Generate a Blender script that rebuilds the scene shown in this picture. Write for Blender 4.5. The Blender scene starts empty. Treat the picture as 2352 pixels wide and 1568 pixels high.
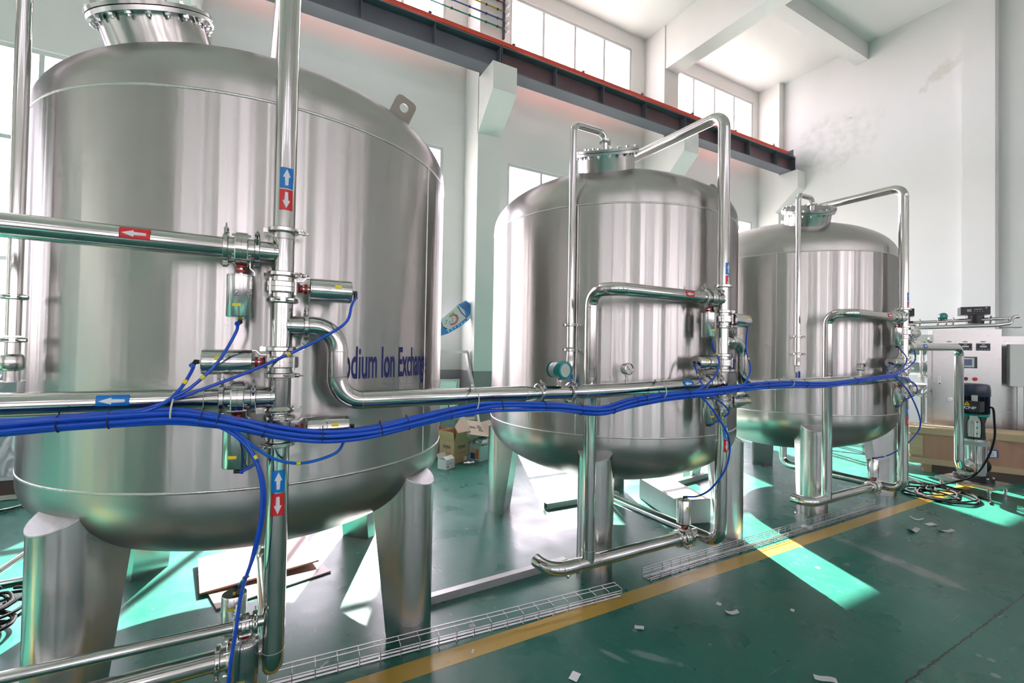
import bpy, bmesh, math, random
from mathutils import Vector, Matrix
random.seed(7)
sc = bpy.context.scene
col = sc.collection
PI = math.pi
V = Vector
# ------------------------------------------------------------------ camera
cam_d = bpy.data.cameras.new('camera')
cam_d.sensor_width = 36.0
cam_d.lens = 1040.33*36/2352
cam_d.clip_start = .02
cam = bpy.data.objects.new('camera', cam_d)
col.objects.link(cam)
YAW, PITCH, ROLL, EYE = 1.069, .0164, .0176, 1.671
fw = V((math.cos(YAW)*math.cos(PITCH), math.sin(YAW)*math.cos(PITCH), math.sin(PITCH)))
rt0 = fw.cross(V((0, 0, 1))).normalized()
up0 = rt0.cross(fw)
rt = rt0*math.cos(ROLL)+up0*math.sin(ROLL)
up = -rt0*math.sin(ROLL)+up0*math.cos(ROLL)
m = Matrix((rt, up, -fw)).transposed().to_4x4()
m.translation = V((0, 0, EYE))
cam.matrix_world = m
sc.camera = cam
# ------------------------------------------------------------------ world, sun, exposure
SUN_AZ = math.radians(-112.8)      # direction the sunlight travels, on plan
SUN_EL = math.radians(36.5)
w = bpy.data.worlds.new('world')
sc.world = w
w.use_nodes = True
nt = w.node_tree
bg = nt.nodes['Background']
sky = nt.nodes.new('ShaderNodeTexSky')
sky.sky_type = 'NISHITA'
sky.sun_disc = False
sky.sun_elevation = SUN_EL
sky.sun_rotation = math.atan2(-math.cos(SUN_AZ), -math.sin(SUN_AZ))
sky.dust_density = 0.6
sky.air_density = 1.0
hs = nt.nodes.new('ShaderNodeHueSaturation')
hs.inputs['Saturation'].default_value = .22
nt.links.new(sky.outputs[0], hs.inputs['Color'])
tn = nt.nodes.new('ShaderNodeMix'); tn.data_type = 'RGBA'; tn.blend_type = 'MULTIPLY'; tn.inputs[0].default_value = 1
tn.inputs[7].default_value = (1.12, .94, 1.03, 1)
nt.links.new(hs.outputs[0], tn.inputs[6]); nt.links.new(tn.outputs[2], bg.inputs[0])
bg.inputs[1].default_value = .75
sl = bpy.data.lights.new('sun', 'SUN')
sl.energy = 25.0
sl.angle = math.radians(.55)
sl.color = (1, .91, .86)
so = bpy.data.objects.new('sun', sl)
col.objects.link(so)
sd = V((math.cos(SUN_AZ)*math.cos(SUN_EL), math.sin(SUN_AZ)*math.cos(SUN_EL), -math.sin(SUN_EL)))
so.rotation_euler = sd.to_track_quat('-Z', 'Y').to_euler()
so.location = (4, 14, 14)
sc.view_settings.view_transform = 'Standard'
sc.view_settings.look = 'None'
sc.view_settings.gamma = 1
sc.view_settings.use_curve_mapping = False
sc.view_settings.exposure = .95
cy = sc.cycles
cy.use_denoising = True
cy.max_bounces = 6
cy.diffuse_bounces = 3
cy.glossy_bounces = 4
cy.use_adaptive_sampling = True
cy.adaptive_threshold = .12
cy.adaptive_min_samples = 16
cy.transparent_max_bounces = 12
cy.sample_clamp_indirect = 10
cy.use_light_tree = False
cy.caustics_reflective = False
cy.caustics_refractive = False

# ------------------------------------------------------------------ materials
MATS = {}
def mat(name, color, rough=.5, metal=0.0, bump=0.0, bscale=30, var=0.0, vscale=4, rvar=0.0, aniso=0.0, arot=0.0,
        stretch=None, coat=0.0, tangent=None, detail=4, alpha=None):
    mt = bpy.data.materials.new(name)
    mt.use_nodes = True
    n = mt.node_tree
    b = n.nodes['Principled BSDF']
    b.inputs['Base Color'].default_value = (*color, 1)
    b.inputs['Roughness'].default_value = rough
    b.inputs['Metallic'].default_value = metal
    b.inputs['Anisotropic'].default_value = aniso
    b.inputs['Anisotropic Rotation'].default_value = arot
    if coat: b.inputs['Coat Weight'].default_value = coat; b.inputs['Coat Roughness'].default_value = .08
    if tangent:
        t = n.nodes.new('ShaderNodeTangent'); t.direction_type = 'RADIAL'; t.axis = tangent
        n.links.new(t.outputs[0], b.inputs['Tangent'])
    tc = n.nodes.new('ShaderNodeTexCoord')
    src = tc.outputs['Object']
    if stretch:
        mp = n.nodes.new('ShaderNodeMapping'); mp.inputs['Scale'].default_value = stretch
        n.links.new(src, mp.inputs[0]); src = mp.outputs[0]
    if var or rvar:
        ns = n.nodes.new('ShaderNodeTexNoise'); ns.inputs['Scale'].default_value = vscale; ns.inputs['Detail'].default_value = detail
        n.links.new(src, ns.inputs['Vector'])
        if var:
            mx = n.nodes.new('ShaderNodeMix'); mx.data_type = 'RGBA'
            mx.inputs[6].default_value = (*[max(0, c*(1-var)) for c in color], 1)
            mx.inputs[7].default_value = (*[min(1, c*(1+var)) for c in color], 1)
            n.links.new(ns.outputs[0], mx.inputs[0]); n.links.new(mx.outputs[2], b.inputs['Base Color'])
        if rvar:
            mr = n.nodes.new('ShaderNodeMapRange')
            mr.inputs[1].default_value = .3; mr.inputs[2].default_value = .7
            mr.inputs[3].default_value = max(.02, rough-rvar); mr.inputs[4].default_value = rough+rvar
            n.links.new(ns.outputs[0], mr.inputs[0]); n.links.new(mr.outputs[0], b.inputs['Roughness'])
    if bump:
        n2 = n.nodes.new('ShaderNodeTexNoise'); n2.inputs['Scale'].default_value = bscale; n2.inputs['Detail'].default_value = 4
        n.links.new(src, n2.inputs['Vector'])
        bp = n.nodes.new('ShaderNodeBump'); bp.inputs['Strength'].default_value = bump; bp.inputs['Distance'].default_value = .01
        n.links.new(n2.outputs[0], bp.inputs['Height']); n.links.new(bp.outputs[0], b.inputs['Normal'])
    MATS[name] = mt
    return mt

mat('brushed_tank', (.52, .51, .49), .28, 1.0, rvar=.006, vscale=7, var=.012, stretch=(2, 2, 120), aniso=.88, arot=.25, tangent='Z')
mat('dome_steel', (.52, .51, .49), .30, 1.0, aniso=.80, arot=.25, tangent='Z')
mat('leg_steel', (.60, .59, .57), .25, 1.0, rvar=.008, vscale=8, var=.012, stretch=(2, 2, 90), aniso=.6, arot=.25, tangent='Z')
mat('pipe_steel', (.66, .65, .63), .13, 1.0, rvar=.03, vscale=10)
mat('clamp_steel', (.70, .69, .66), .20, 1.0, rvar=.05, vscale=30)
mat('bolt_steel', (.68, .68, .68), .28, 1.0)
mat('weld', (.62, .61, .58), .35, 1.0, bump=.3, bscale=120)
mat('cap_steel', (.60, .60, .62), .5, 1.0, var=.12, vscale=60)
mat('lug_steel', (.30, .27, .24), .5, .8, var=.15, vscale=20)
mat('actuator_steel', (.70, .70, .69), .18, 1.0, rvar=.04, vscale=8, stretch=(30, 30, 1))
mat('black_plastic', (.018, .018, .02), .4)
mat('black_rubber', (.012, .012, .014), .75)
mat('red_plastic', (.45, .02, .02), .4)
mat('blue_hose', (.012, .095, .62), .28, var=.06, vscale=3)
mat('light_blue_hose', (.01, .14, .62), .28)
mat('yellow_label', (.85, .72, .03), .45)
mat('red_sticker', (.72, .025, .03), .4)
mat('blue_sticker', (.0, .20, .62), .4)
mat('white_sticker', (.80, .82, .84), .4)
mat('ink', (.02, .02, .025), .6)
mat('red_ink', (.45, .10, .09), .6)
mat('text_blue', (.022, .026, .16), .55)
mat('white_tie', (.72, .73, .66), .45)
mat('white_paint', (.80, .80, .78), .65, var=.03, vscale=1.2, bump=.05, bscale=8)
mat('frame_white', (.66, .68, .68), .4)
mat('beam_grey', (.115, .125, .15), .5, var=.12, vscale=2.0)
mat('beam_maroon', (.13, .075, .085), .5, var=.25, vscale=1.2)
mat('rail_red', (.78, .10, .06), .45, var=.08, vscale=6)
mat('dark_metal', (.06, .06, .07), .5, .3)
mat('insulator', (.78, .78, .80), .3)
mat('wire_yellow', (.45, .36, .05), .5)
mat('wire_blue', (.03, .08, .32), .5)
mat('wire_green', (.0, .22, .18), .5)
mat('wire_red', (.55, .04, .06), .5)
mat('teal_paint', (.0, .26, .23), .3)
mat('grey_paint', (.55, .58, .57), .4)
mat('lcd', (.50, .52, .36), .35)
mat('glass_face', (.55, .60, .62), .08)
mat('dial_white', (.85, .86, .86), .4)
mat('ss_sheet', (.60, .60, .59), .26, 1.0, rvar=.015, vscale=6, stretch=(1, 1, 10))
mat('galv', (.55, .56, .56), .35, 1.0, var=.08, vscale=30)
mat('tube_grey', (.45, .46, .45), .45, .6, var=.15, vscale=10)
mat('wood_pale', (.56, .44, .27), .7, var=.16, vscale=3, stretch=(1, 8, 8))
mat('wood_ply', (.47, .27, .18), .6, var=.18, vscale=2, stretch=(6, 6, 1), detail=6)
mat('dark_wood', (.10, .08, .07), .8)
mat('chipboard', (.42, .31, .18), .9, var=.5, vscale=90)
mat('cardboard', (.55, .36, .20), .75, var=.08, vscale=5)
mat('cardboard_in', (.50, .33, .19), .8, var=.08, vscale=5)
mat('cardboard_pale', (.66, .54, .42), .75, var=.06, vscale=5)
mat('white_card', (.84, .83, .80), .6)
mat('mint_card', (.55, .76, .72), .6)
mat('palm_green', (.16, .62, .22), .6)
mat('orange_card', (.75, .22, .08), .6)
mat('navy_print', (.03, .09, .28), .6)
mat('print_dark', (.10, .12, .11), .7)
mat('paper', (.82, .83, .84), .6)
mat('sheet_brown', (.27, .135, .095), .45, var=.1, vscale=8)
mat('sheet_pale', (.50, .36, .30), .35, var=.08, vscale=8)
mat('plinth_white', (.80, .80, .78), .6, var=.06, vscale=9, bump=.1, bscale=20)
mat('plastic_white', (.82, .84, .84), .3, coat=.3)
mat('navy_motor', (.008, .02, .045), .32)
mat('cast_black', (.015, .016, .018), .38)
mat('cast_green', (.30, .38, .36), .35)
mat('control_black', (.012, .013, .022), .3)
mat('screen_blue', (.10, .16, .30), .15)
mat('screen_frame', (.06, .07, .10), .4)
mat('screen_pale', (.60, .68, .68), .3)
mat('button_red', (.75, .03, .03), .35)
mat('button_dark', (.16, .01, .02), .35)
mat('warn_yellow', (.80, .62, .02), .5)
mat('print_white', (.85, .85, .85), .5)
mat('note_blue', (.02, .12, .50), .4)
mat('panel_grey', (.40, .44, .42), .45)
mat('box_light', (.74, .77, .75), .45)
MATS['black_rubber'].node_tree.nodes['Principled BSDF'].inputs['Specular IOR Level'].default_value = .15
mat('wrapped', (.68, .72, .76), .35)
mat('bag_white', (.80, .83, .86), .35, var=.06, vscale=20, bump=.4, bscale=25)
mat('bag_blue', (.03, .28, .70), .35, bump=.4, bscale=25)
mat('bag_navy', (.05, .16, .42), .35)
mat('bag_red', (.75, .14, .11), .4)
mat('bag_green', (.02, .22, .14), .4)
mat('bag_gold', (.55, .45, .06), .4)
mat('foil', (.35, .35, .36), .35, .7, var=.5, vscale=40, bump=.6, bscale=60)
mat('leaf_dry', (.35, .40, .10), .6)
mat('ground_out', (.42, .41, .38), .9, var=.08, vscale=1)

def streaks(name, sx, strength):           # slight vertical waviness of a rolled shell
    n = MATS[name].node_tree; b = n.nodes['Principled BSDF']
    tc = n.nodes.new('ShaderNodeTexCoord'); mp = n.nodes.new('ShaderNodeMapping'); mp.inputs['Scale'].default_value = (sx, sx, .12)
    n.links.new(tc.outputs['Object'], mp.inputs[0])
    ns = n.nodes.new('ShaderNodeTexNoise'); ns.inputs['Scale'].default_value = 1; ns.inputs['Detail'].default_value = 2
    n.links.new(mp.outputs[0], ns.inputs['Vector'])
    bp = n.nodes.new('ShaderNodeBump'); bp.inputs['Strength'].default_value = strength; bp.inputs['Distance'].default_value = .02
    n.links.new(ns.outputs[0], bp.inputs['Height']); n.links.new(bp.outputs[0], b.inputs['Normal'])
streaks('brushed_tank', 11.0, .19)
for q_ in ('brushed_tank', 'dome_steel', 'leg_steel'): MATS[q_].node_tree.nodes['Principled BSDF'].inputs['Specular Tint'].default_value = (.45, .45, .46, 1)
streaks('leg_steel', 14.0, .12)
mat('dome_dusty', (.50, .49, .47), .38, 1.0, rvar=.10, vscale=2.2, var=.16, stretch=(1, 1, 2), aniso=.2, arot=.25, tangent='Z', detail=8)
def glass_mat(name, tint, gl):
    g = bpy.data.materials.new(name); g.use_nodes = True
    n = g.node_tree; n.nodes.clear()
    o = n.nodes.new('ShaderNodeOutputMaterial'); mx = n.nodes.new('ShaderNodeMixShader')
    t = n.nodes.new('ShaderNodeBsdfTransparent'); t.inputs[0].default_value = (*tint, 1)
    s = n.nodes.new('ShaderNodeBsdfGlossy'); s.inputs['Roughness'].default_value = .05
    mx.inputs[0].default_value = gl
    n.links.new(t.outputs[0], mx.inputs[1]); n.links.new(s.outputs[0], mx.inputs[2]); n.links.new(mx.outputs[0], o.inputs[0])
    MATS[name] = g
glass_mat('window_glass', (.95, .96, .96), .05)
glass_mat('clear_film', (.90, .92, .92), .32)

def nodes(name):
    mt = bpy.data.materials.new(name); mt.use_nodes = True; MATS[name] = mt
    n = mt.node_tree
    return n, n.nodes['Principled BSDF'], n.nodes.new, n.links.new
def val(n, op, a, b=None, c=None):
    k = n.nodes.new('ShaderNodeMath'); k.operation = op
    for i, x in enumerate((a, b, c)):
        if x is None: continue
        if isinstance(x, (int, float)): k.inputs[i].default_value = x
        else: n.links.new(x, k.inputs[i])
    return k.outputs[0]
def mixc(n, f, a, b):
    k = n.nodes.new('ShaderNodeMix'); k.data_type = 'RGBA'
    for i, x in ((0, f), (6, a), (7, b)):
        if isinstance(x, (int, float)): k.inputs[i].default_value = x
        elif isinstance(x, tuple): k.inputs[i].default_value = (*x, 1)
        else: n.links.new(x, k.inputs[i])
    return k.outputs[2]
def ramp(n, x, lo, hi, a=0.0, b=1.0):
    k = n.nodes.new('ShaderNodeMapRange'); n.links.new(x, k.inputs[0])
    for i, y in zip((1, 2, 3, 4), (lo, hi, a, b)): k.inputs[i].default_value = y
    return k.outputs[0]
def noise(n, vec, s, d=4, rough=.5):
    k = n.nodes.new('ShaderNodeTexNoise'); k.inputs['Scale'].default_value = s; k.inputs['Detail'].default_value = d
    k.inputs['Roughness'].default_value = rough
    n.links.new(vec, k.inputs['Vector']); return k.outputs[0]

# painted wall with a grey dado up to 1.24 m
n, b, N, L = nodes('wall_dado')
tc = N('ShaderNodeTexCoord'); sp = N('ShaderNodeSeparateXYZ'); L(tc.outputs['Object'], sp.inputs[0])
nz = noise(n, tc.outputs['Object'], .8, 6)
white = mixc(n, nz, (.77, .77, .75), (.84, .84, .82))
f = val(n, 'LESS_THAN', sp.outputs[2], 1.243)
L(mixc(n, f, white, (.30, .30, .31)), b.inputs['Base Color'])
b.inputs['Roughness'].default_value = .6
# end wall with a peeling patch and a damp stain
n, b, N, L = nodes('wall_stained')
tc = N('ShaderNodeTexCoord'); sp = N('ShaderNodeSeparateXYZ'); L(tc.outputs['Object'], sp.inputs[0])
yy, zz = sp.outputs[1], sp.outputs[2]
def blob(cy_, cz_, ry, rz, shear, soft, nscale, amp):
    dy = val(n, 'SUBTRACT', yy, cy_); dz = val(n, 'SUBTRACT', zz, cz_)
    dz = val(n, 'ADD', dz, val(n, 'MULTIPLY', dy, shear))
    d = val(n, 'SQRT', val(n, 'ADD', val(n, 'POWER', val(n, 'ABSOLUTE', val(n, 'DIVIDE', dy, ry)), 2.0), val(n, 'POWER', val(n, 'ABSOLUTE', val(n, 'DIVIDE', dz, rz)), 2.0)))
    nn = noise(n, tc.outputs['Object'], nscale, 6)
    d = val(n, 'ADD', d, val(n, 'MULTIPLY', val(n, 'SUBTRACT', nn, .5), amp))
    return ramp(n, d, 1.0, 1.0-soft, 0, 1)
nz = noise(n, tc.outputs['Object'], .8, 6)
c = mixc(n, nz, (.77, .77, .77), (.83, .83, .83))
p1 = blob(6.45, 7.35, 1.3, .85, 0.0, .35, 2.2, .9)
c = mixc(n, val(n, 'MULTIPLY', p1, ramp(n, noise(n, tc.outputs['Object'], 6, 6), .35, .65, .1, .7)), c, (.66, .66, .61))
p2 = blob(4.25, 8.05, .40, .17, .55, .5, 7.0, 2.2)
c = mixc(n, val(n, 'MULTIPLY', p2, .6), c, (.62, .61, .56))
chip = ramp(n, noise(n, tc.outputs['Object'], 3.6, 8, .7), .70, .73, 0, .8)
c = mixc(n, val(n, 'MULTIPLY', chip, blob(6.45, 7.35, 1.5, 1.0, 0.0, .3, 2.2, .9)), c, (.30, .30, .28))
L(c, b.inputs['Base Color']); b.inputs['Roughness'].default_value = .65
# green epoxy floor
n, b, N, L = nodes('floor_green')
tc = N('ShaderNodeTexCoord'); O = tc.outputs['Object']; sp = N('ShaderNodeSeparateXYZ'); L(O, sp.inputs[0])
x_, y_ = sp.outputs[0], sp.outputs[1]
c = mixc(n, ramp(n, noise(n, O, .9, 6), .3, .7), (.014, .132, .092), (.023, .172, .128))
c = mixc(n, ramp(n, noise(n, O, 14, 3, .65), .45, .75, 0, .35), c, (.05, .20, .16))
vo = N('ShaderNodeTexVoronoi'); vo.inputs['Scale'].default_value = 7; L(O, vo.inputs['Vector'])
spc = N('ShaderNodeSeparateColor'); L(vo.outputs['Color'], spc.inputs[0])
mask = val(n, 'GREATER_THAN', spc.outputs[0], .86)
mask = val(n, 'MULTIPLY', mask, ramp(n, noise(n, O, .8, 3), .42, .52))
vd = val(n, 'ADD', vo.outputs['Distance'], val(n, 'MULTIPLY', noise(n, O, 30, 3), .08))
spot = val(n, 'MULTIPLY', ramp(n, vd, .20, .15), mask)
c = mixc(n, val(n, 'MULTIPLY', spot, .65), c, (.36, .38, .37))
mp = N('ShaderNodeMapping'); mp.inputs['Scale'].default_value = (7, 1.3, 1); mp.inputs['Rotation'].default_value = (0, 0, .5); L(O, mp.inputs[0])
scr = ramp(n, noise(n, mp.outputs[0], 5, 5, .7), .63, .68, 0, .5)
c = mixc(n, scr, c, (.24, .36, .32))
mp2 = N('ShaderNodeMapping'); mp2.inputs['Scale'].default_value = (1.2, 7, 1); mp2.inputs['Rotation'].default_value = (0, 0, -.3); L(O, mp2.inputs[0])
scr2 = ramp(n, noise(n, mp2.outputs[0], 4, 5, .7),   .70, .74, 0, .18)
c = mixc(n, scr2, c, (.02, .055, .045))
mp3 = N('ShaderNodeMapping'); mp3.inputs['Scale'].default_value = (1.5, 40, 1); mp3.inputs['Rotation'].default_value = (0, 0, .9); L(O, mp3.inputs[0])
c = mixc(n, ramp(n, noise(n, mp3.outputs[0], 1.6, 3, .6), .70, .72, 0, .45), c, (.20, .30, .27))
mp4 = N('ShaderNodeMapping'); mp4.inputs['Scale'].default_value = (45, 1.7, 1); mp4.inputs['Rotation'].default_value = (0, 0, .25); L(O, mp4.inputs[0])
c = mixc(n, ramp(n, noise(n, mp4.outputs[0], 1.4, 3, .6), .715, .735, 0, .6), c, (.015, .04, .035))
c = mixc(n, ramp(n, noise(n, O, 38, 3, .75), .66, .70, 0, .5), c, (.03, .06, .05))
def fblob(cx_, cy_, rx, ry, ang, nscale, amp):
    dx = val(n, 'SUBTRACT', x_, cx_); dy = val(n, 'SUBTRACT', y_, cy_)
    ca, sa = math.cos(ang), math.sin(ang)
    u = val(n, 'ADD', val(n, 'MULTIPLY', dx, ca/rx), val(n, 'MULTIPLY', dy, sa/rx))
    v = val(n, 'ADD', val(n, 'MULTIPLY', dx, -sa/ry), val(n, 'MULTIPLY', dy, ca/ry))
    d = val(n, 'SQRT', val(n, 'ADD', val(n, 'MULTIPLY', u, u), val(n, 'MULTIPLY', v, v)))
    d = val(n, 'ADD', d, val(n, 'MULTIPLY', val(n, 'SUBTRACT', noise(n, O, nscale, 4, .65), .5), amp))
    return ramp(n, d, 1.0, .55, 0, 1)
c = mixc(n, val(n, 'MULTIPLY', fblob(4.55, 1.72, .55, .09, -1.75, 6, 1.6), .55), c, (.36, .38, .36))
c = mixc(n, val(n, 'MULTIPLY', fblob(1.90, 1.82, .14, .035, -.9, 25, .6), .5), c, (.33, .42, .39))
c = mixc(n, val(n, 'MULTIPLY', fblob(1.72, 1.92, .10, .022, -1.2, 25, .6), .5), c, (.30, .40, .37))
# expansion joint along x at y=1.07 and a hairline joint along y at x=3.15
wob = val(n, 'MULTIPLY', val(n, 'SUBTRACT', noise(n, O, 14, 5, .8), .5), .05)
ck = val(n, 'ABSOLUTE', val(n, 'ADD', val(n, 'SUBTRACT', y_, 1.072), wob))
c = mixc(n, ramp(n, ck, .0055, .0045, 0, .98), c, (.015, .013, .010))
ck2 = val(n, 'ABSOLUTE', val(n, 'ADD', val(n, 'SUBTRACT', val(n, 'ADD', x_, val(n, 'MULTIPLY', y_, .16)), 3.405), val(n, 'MULTIPLY', wob, .25)))
c = mixc(n, ramp(n, ck2, .0025, .0015, 0, .75), c, (.015, .03, .025))
L(c, b.inputs['Base Color'])
L(ramp(n, noise(n, O, 3, 3), .3, .7, .24, .38), b.inputs['Roughness'])
b.inputs['Specular IOR Level'].default_value = .45
bp = N('ShaderNodeBump'); bp.inputs['Strength'].default_value = .06; bp.inputs['Distance'].default_value = .02
L(noise(n, O, 7, 2), bp.inputs['Height']); L(bp.outputs[0], b.inputs['Normal'])
# worn yellow floor line
n, b, N, L = nodes('line_yellow')
tc = N('ShaderNodeTexCoord'); O = tc.outputs['Object']
c = mixc(n, noise(n, O, 3, 6), (.50, .32, .045), (.62, .42, .07))
c = mixc(n, ramp(n, noise(n, O, 22, 8, .7), .63, .70, 0, .7), c, (.20, .22, .18))
c = mixc(n, ramp(n, noise(n, O, 5, 8, .75), .62, .68, 0, .5), c, (.22, .15, .05))
L(c, b.inputs['Base Color']); b.inputs['Roughness'].default_value = .3

# ------------------------------------------------------------------ mesh helpers
class MB:
    def __init__(s): s.v = []; s.f = []
    def add(s, vs, fs, M=None):
        o = len(s.v)
        s.v += [tuple(M @ V(p)) if M is not None else tuple(p) for p in vs]
        s.f += [tuple(i+o for i in f) for f in fs]
        return s
    def box(s, c, d, rz=0.0, M=None):
        x, y, z = d[0]/2, d[1]/2, d[2]/2
        vs = [(a*x, b_*y, c_*z) for a in (-1, 1) for b_ in (-1, 1) for c_ in (-1, 1)]
        T = Matrix.Translation(V(c)) @ Matrix.Rotation(rz, 4, 'Z')
        if M is not None: T = M @ T
        return s.add(vs, [(0, 1, 3, 2), (4, 6, 7, 5), (0, 4, 5, 1), (2, 3, 7, 6), (0, 2, 6, 4), (1, 5, 7, 3)], T)
    def bar(s, p0, p1, wd, ht, roll=0.0):
        p0, p1 = V(p0), V(p1); d = p1-p0
        q = d.to_track_quat('X', 'Z').to_matrix().to_4x4()
        return s.box((d.length/2, 0, 0), (d.length, wd, ht), M=Matrix.Translation(p0) @ q @ Matrix.Rotation(roll, 4, 'X'))
    def lathe(s, prof, n=32, M=None, a0=0.0, a1=2*PI):
        full = abs(a1-a0-2*PI) < 1e-6
        k = n if full else n+1
        vs = []; fs = []
        for r, z in prof:
            for i in range(k):
                a = a0+(a1-a0)*i/n
                vs.append((r*math.cos(a), r*math.sin(a), z))
        for j in range(len(prof)-1):
            for i in range(n):
                i2 = (i+1) % k
                fs.append((j*k+i, j*k+i2, (j+1)*k+i2, (j+1)*k+i))
        if full:
            if prof[0][0] > 1e-5 and s.caps: fs.append(tuple(reversed(range(k))))
            if prof[-1][0] > 1e-5 and s.caps: fs.append(tuple((len(prof)-1)*k+i for i in range(k)))
        return s.add(vs, fs, M)
    caps = True
    def cyl(s, p0, p1, r, r2=None, n=20):
        p0, p1 = V(p0), V(p1); d = p1-p0
        M = Matrix.Translation(p0) @ d.to_track_quat('Z', 'Y').to_matrix().to_4x4()
        return s.lathe([(r, 0), (r if r2 is None else r2, d.length)], n, M)
    def rev(s, p0, ax, prof, n=28):
        M = Matrix.Translation(V(p0)) @ V(ax).to_track_quat('Z', 'Y').to_matrix().to_4x4()
        return s.lathe(prof, n, M)
    def tube(s, pts, r, n=10, closed=False):
        P = [V(p) for p in pts]; k = len(P)
        vs = []; fs = []
        nrm = None
        for i in range(k):
            a = P[(i-1) % k] if (closed or i > 0) else P[i]
            c_ = P[(i+1) % k] if (closed or i < k-1) else P[i]
            t = (c_-a).normalized()
            if nrm is None:
                nrm = t.orthogonal().normalized()
            nrm = (nrm-t*nrm.dot(t)).normalized()
            bn = t.cross(nrm)
            rr = r[i] if isinstance(r, (list, tuple)) else r
            for j in range(n):
                an = 2*PI*j/n
                vs.append(P[i]+nrm*rr*math.cos(an)+bn*rr*math.sin(an))
        for i in range(k if closed else k-1):
            for j in range(n):
                i2 = (i+1) % k; j2 = (j+1) % n
                fs.append((i*n+j, i*n+j2, i2*n+j2, i2*n+j))
        if not closed:
            fs.append(tuple(reversed(range(n)))); fs.append(tuple((k-1)*n+j for j in range(n)))
        return s.add(vs, fs)
    def pipe(s, pts, r, bend=.1, n=24, seg=9):
        return s.tube(fillet(pts, bend, seg), r, n)
    def prism(s, poly, h, M=None):
        k = len(poly)
        vs = [(x, y, 0) for x, y in poly]+[(x, y, h) for x, y in poly]
        fs = [tuple(reversed(range(k))), tuple(range(k, 2*k))]+[(i, (i+1) % k, k+(i+1) % k, k+i) for i in range(k)]
        return s.add(vs, fs, M)
    def ball(s, c, r, n=14, sc_=(1, 1, 1)):
        prof = [(max(1e-6, math.sin(PI*i/8))*r, -math.cos(PI*i/8)*r) for i in range(9)]
        return s.lathe(prof, n, Matrix.Translation(V(c)) @ Matrix.Diagonal((*sc_, 1)))
    def mesh(s, name, m_, smooth=True, ang=38):
        me = bpy.data.meshes.new(name)
        me.from_pydata(s.v, [], s.f)
        me.materials.append(MATS[m_])
        if smooth:
            me.polygons.foreach_set('use_smooth', [True]*len(me.polygons))
            me.set_sharp_from_angle(angle=math.radians(ang))
        me.update()
        return me
    def build(s, name, m_, parent=None, smooth=True, ang=38):
        return link(name, s.mesh(name, m_, smooth, ang), parent)

def link(name, me, parent=None):
    o = bpy.data.objects.new(name, me); col.objects.link(o)
    if parent is not None: o.parent = parent
    return o
def fillet(pts, bend, seg=9):
    P = [V(p) for p in pts]; out = [P[0]]
    for i in range(1, len(P)-1):
        a, b_, c_ = P[i-1], P[i], P[i+1]
        u = (a-b_).normalized(); v = (c_-b_).normalized()
        ang = u.angle(v)
        if ang > PI-.01: out.append(b_); continue
        R_ = bend[i-1] if isinstance(bend, (list, tuple)) else bend
        d = R_/math.tan(ang/2)
        d = min(d, (a-b_).length*.5 if i > 1 else (a-b_).length*.95, (c_-b_).length*.5 if i < len(P)-2 else (c_-b_).length*.95)
        R_ = d*math.tan(ang/2)
        cen = b_+(u+v).normalized()*(R_/math.sin(ang/2))
        s0 = b_+u*d-cen; s1 = b_+v*d-cen
        axis = s0.cross(s1).normalized(); tot = s0.angle(s1)
        for k in range(seg+1):
            out.append(cen+Matrix.Rotation(tot*k/seg, 3, axis) @ s0)
    out.append(P[-1])
    return out
def smooth_path(pts, sub=8):
    P = [V(p) for p in pts]; out = []
    for i in range(len(P)-1):
        p0 = P[max(0, i-1)]; p1 = P[i]; p2 = P[i+1]; p3 = P[min(len(P)-1, i+2)]
        for k in range(sub):
            t = k/sub
            out.append(.5*((2*p1)+(p2-p0)*t+(2*p0-5*p1+4*p2-p3)*t*t+(3*p1-p0-3*p2+p3)*t**3))
    out.append(P[-1]); return out
def tag(o, label=None, cat=None, group=None, kind=None):
    for k, x in (('label', label), ('category', cat), ('group', group), ('kind', kind)):
        if x: o[k] = x
    return o
def thing(name, label, cat, loc=(0, 0, 0), rz=0.0, group=None):
    o = bpy.data.objects.new(name, None); col.objects.link(o)
    o.empty_display_size = .1
    o.location = loc; o.rotation_euler = (0, 0, rz)
    return tag(o, label, cat, group)
def struct(name, parent=None):
    o = bpy.data.objects.new(name, None); col.objects.link(o)
    if parent is not None: o.parent = parent
    o['kind'] = 'structure'; return o
def rot_between(ax):                       # 3x3 with local z along ax
    return V(ax).to_track_quat('Z', 'Y').to_matrix().to_4x4()
def frame(p, ax, ref):                     # local z = ax, local x as near ref as possible
    z = V(ax).normalized(); x = V(ref); x = (x-z*x.dot(z)).normalized(); y = z.cross(x)
    M = Matrix((x, y, z)).transposed().to_4x4(); M.translation = V(p); return M
def patch(M, r, L_, half, nseg=8):         # curved rectangle on a cylinder (axis = local z, centred on local +x)
    mb = MB(); vs = []; fs = []
    for i in range(nseg+1):
        a = -half+2*half*i/nseg
        for z in (-L_/2, L_/2): vs.append((r*math.cos(a), r*math.sin(a), z))
    for i in range(nseg): fs.append((2*i, 2*i+2, 2*i+3, 2*i+1))
    return mb.add(vs, fs, M)
def arrow_patch(M, r, L_, half, sgn):      # arrow along local z (sgn) on the cylinder
    mb = MB(); vs = []; fs = []; k = 16
    for i in range(k+1):
        t = -1+2*i/k; a = t*half*.62
        tip = .42*(1-abs(t)); base = .04
        back = -.40 if abs(t) < .42 else base-.0
        for z in (back, base+tip-.0): vs.append((r*math.cos(a), r*math.sin(a), sgn*z*L_))
    for i in range(k):
        q = (2*i, 2*i+2, 2*i+3, 2*i+1)
        fs.append(q if sgn > 0 else tuple(reversed(q)))
    return mb.add(vs, fs, M)
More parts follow.
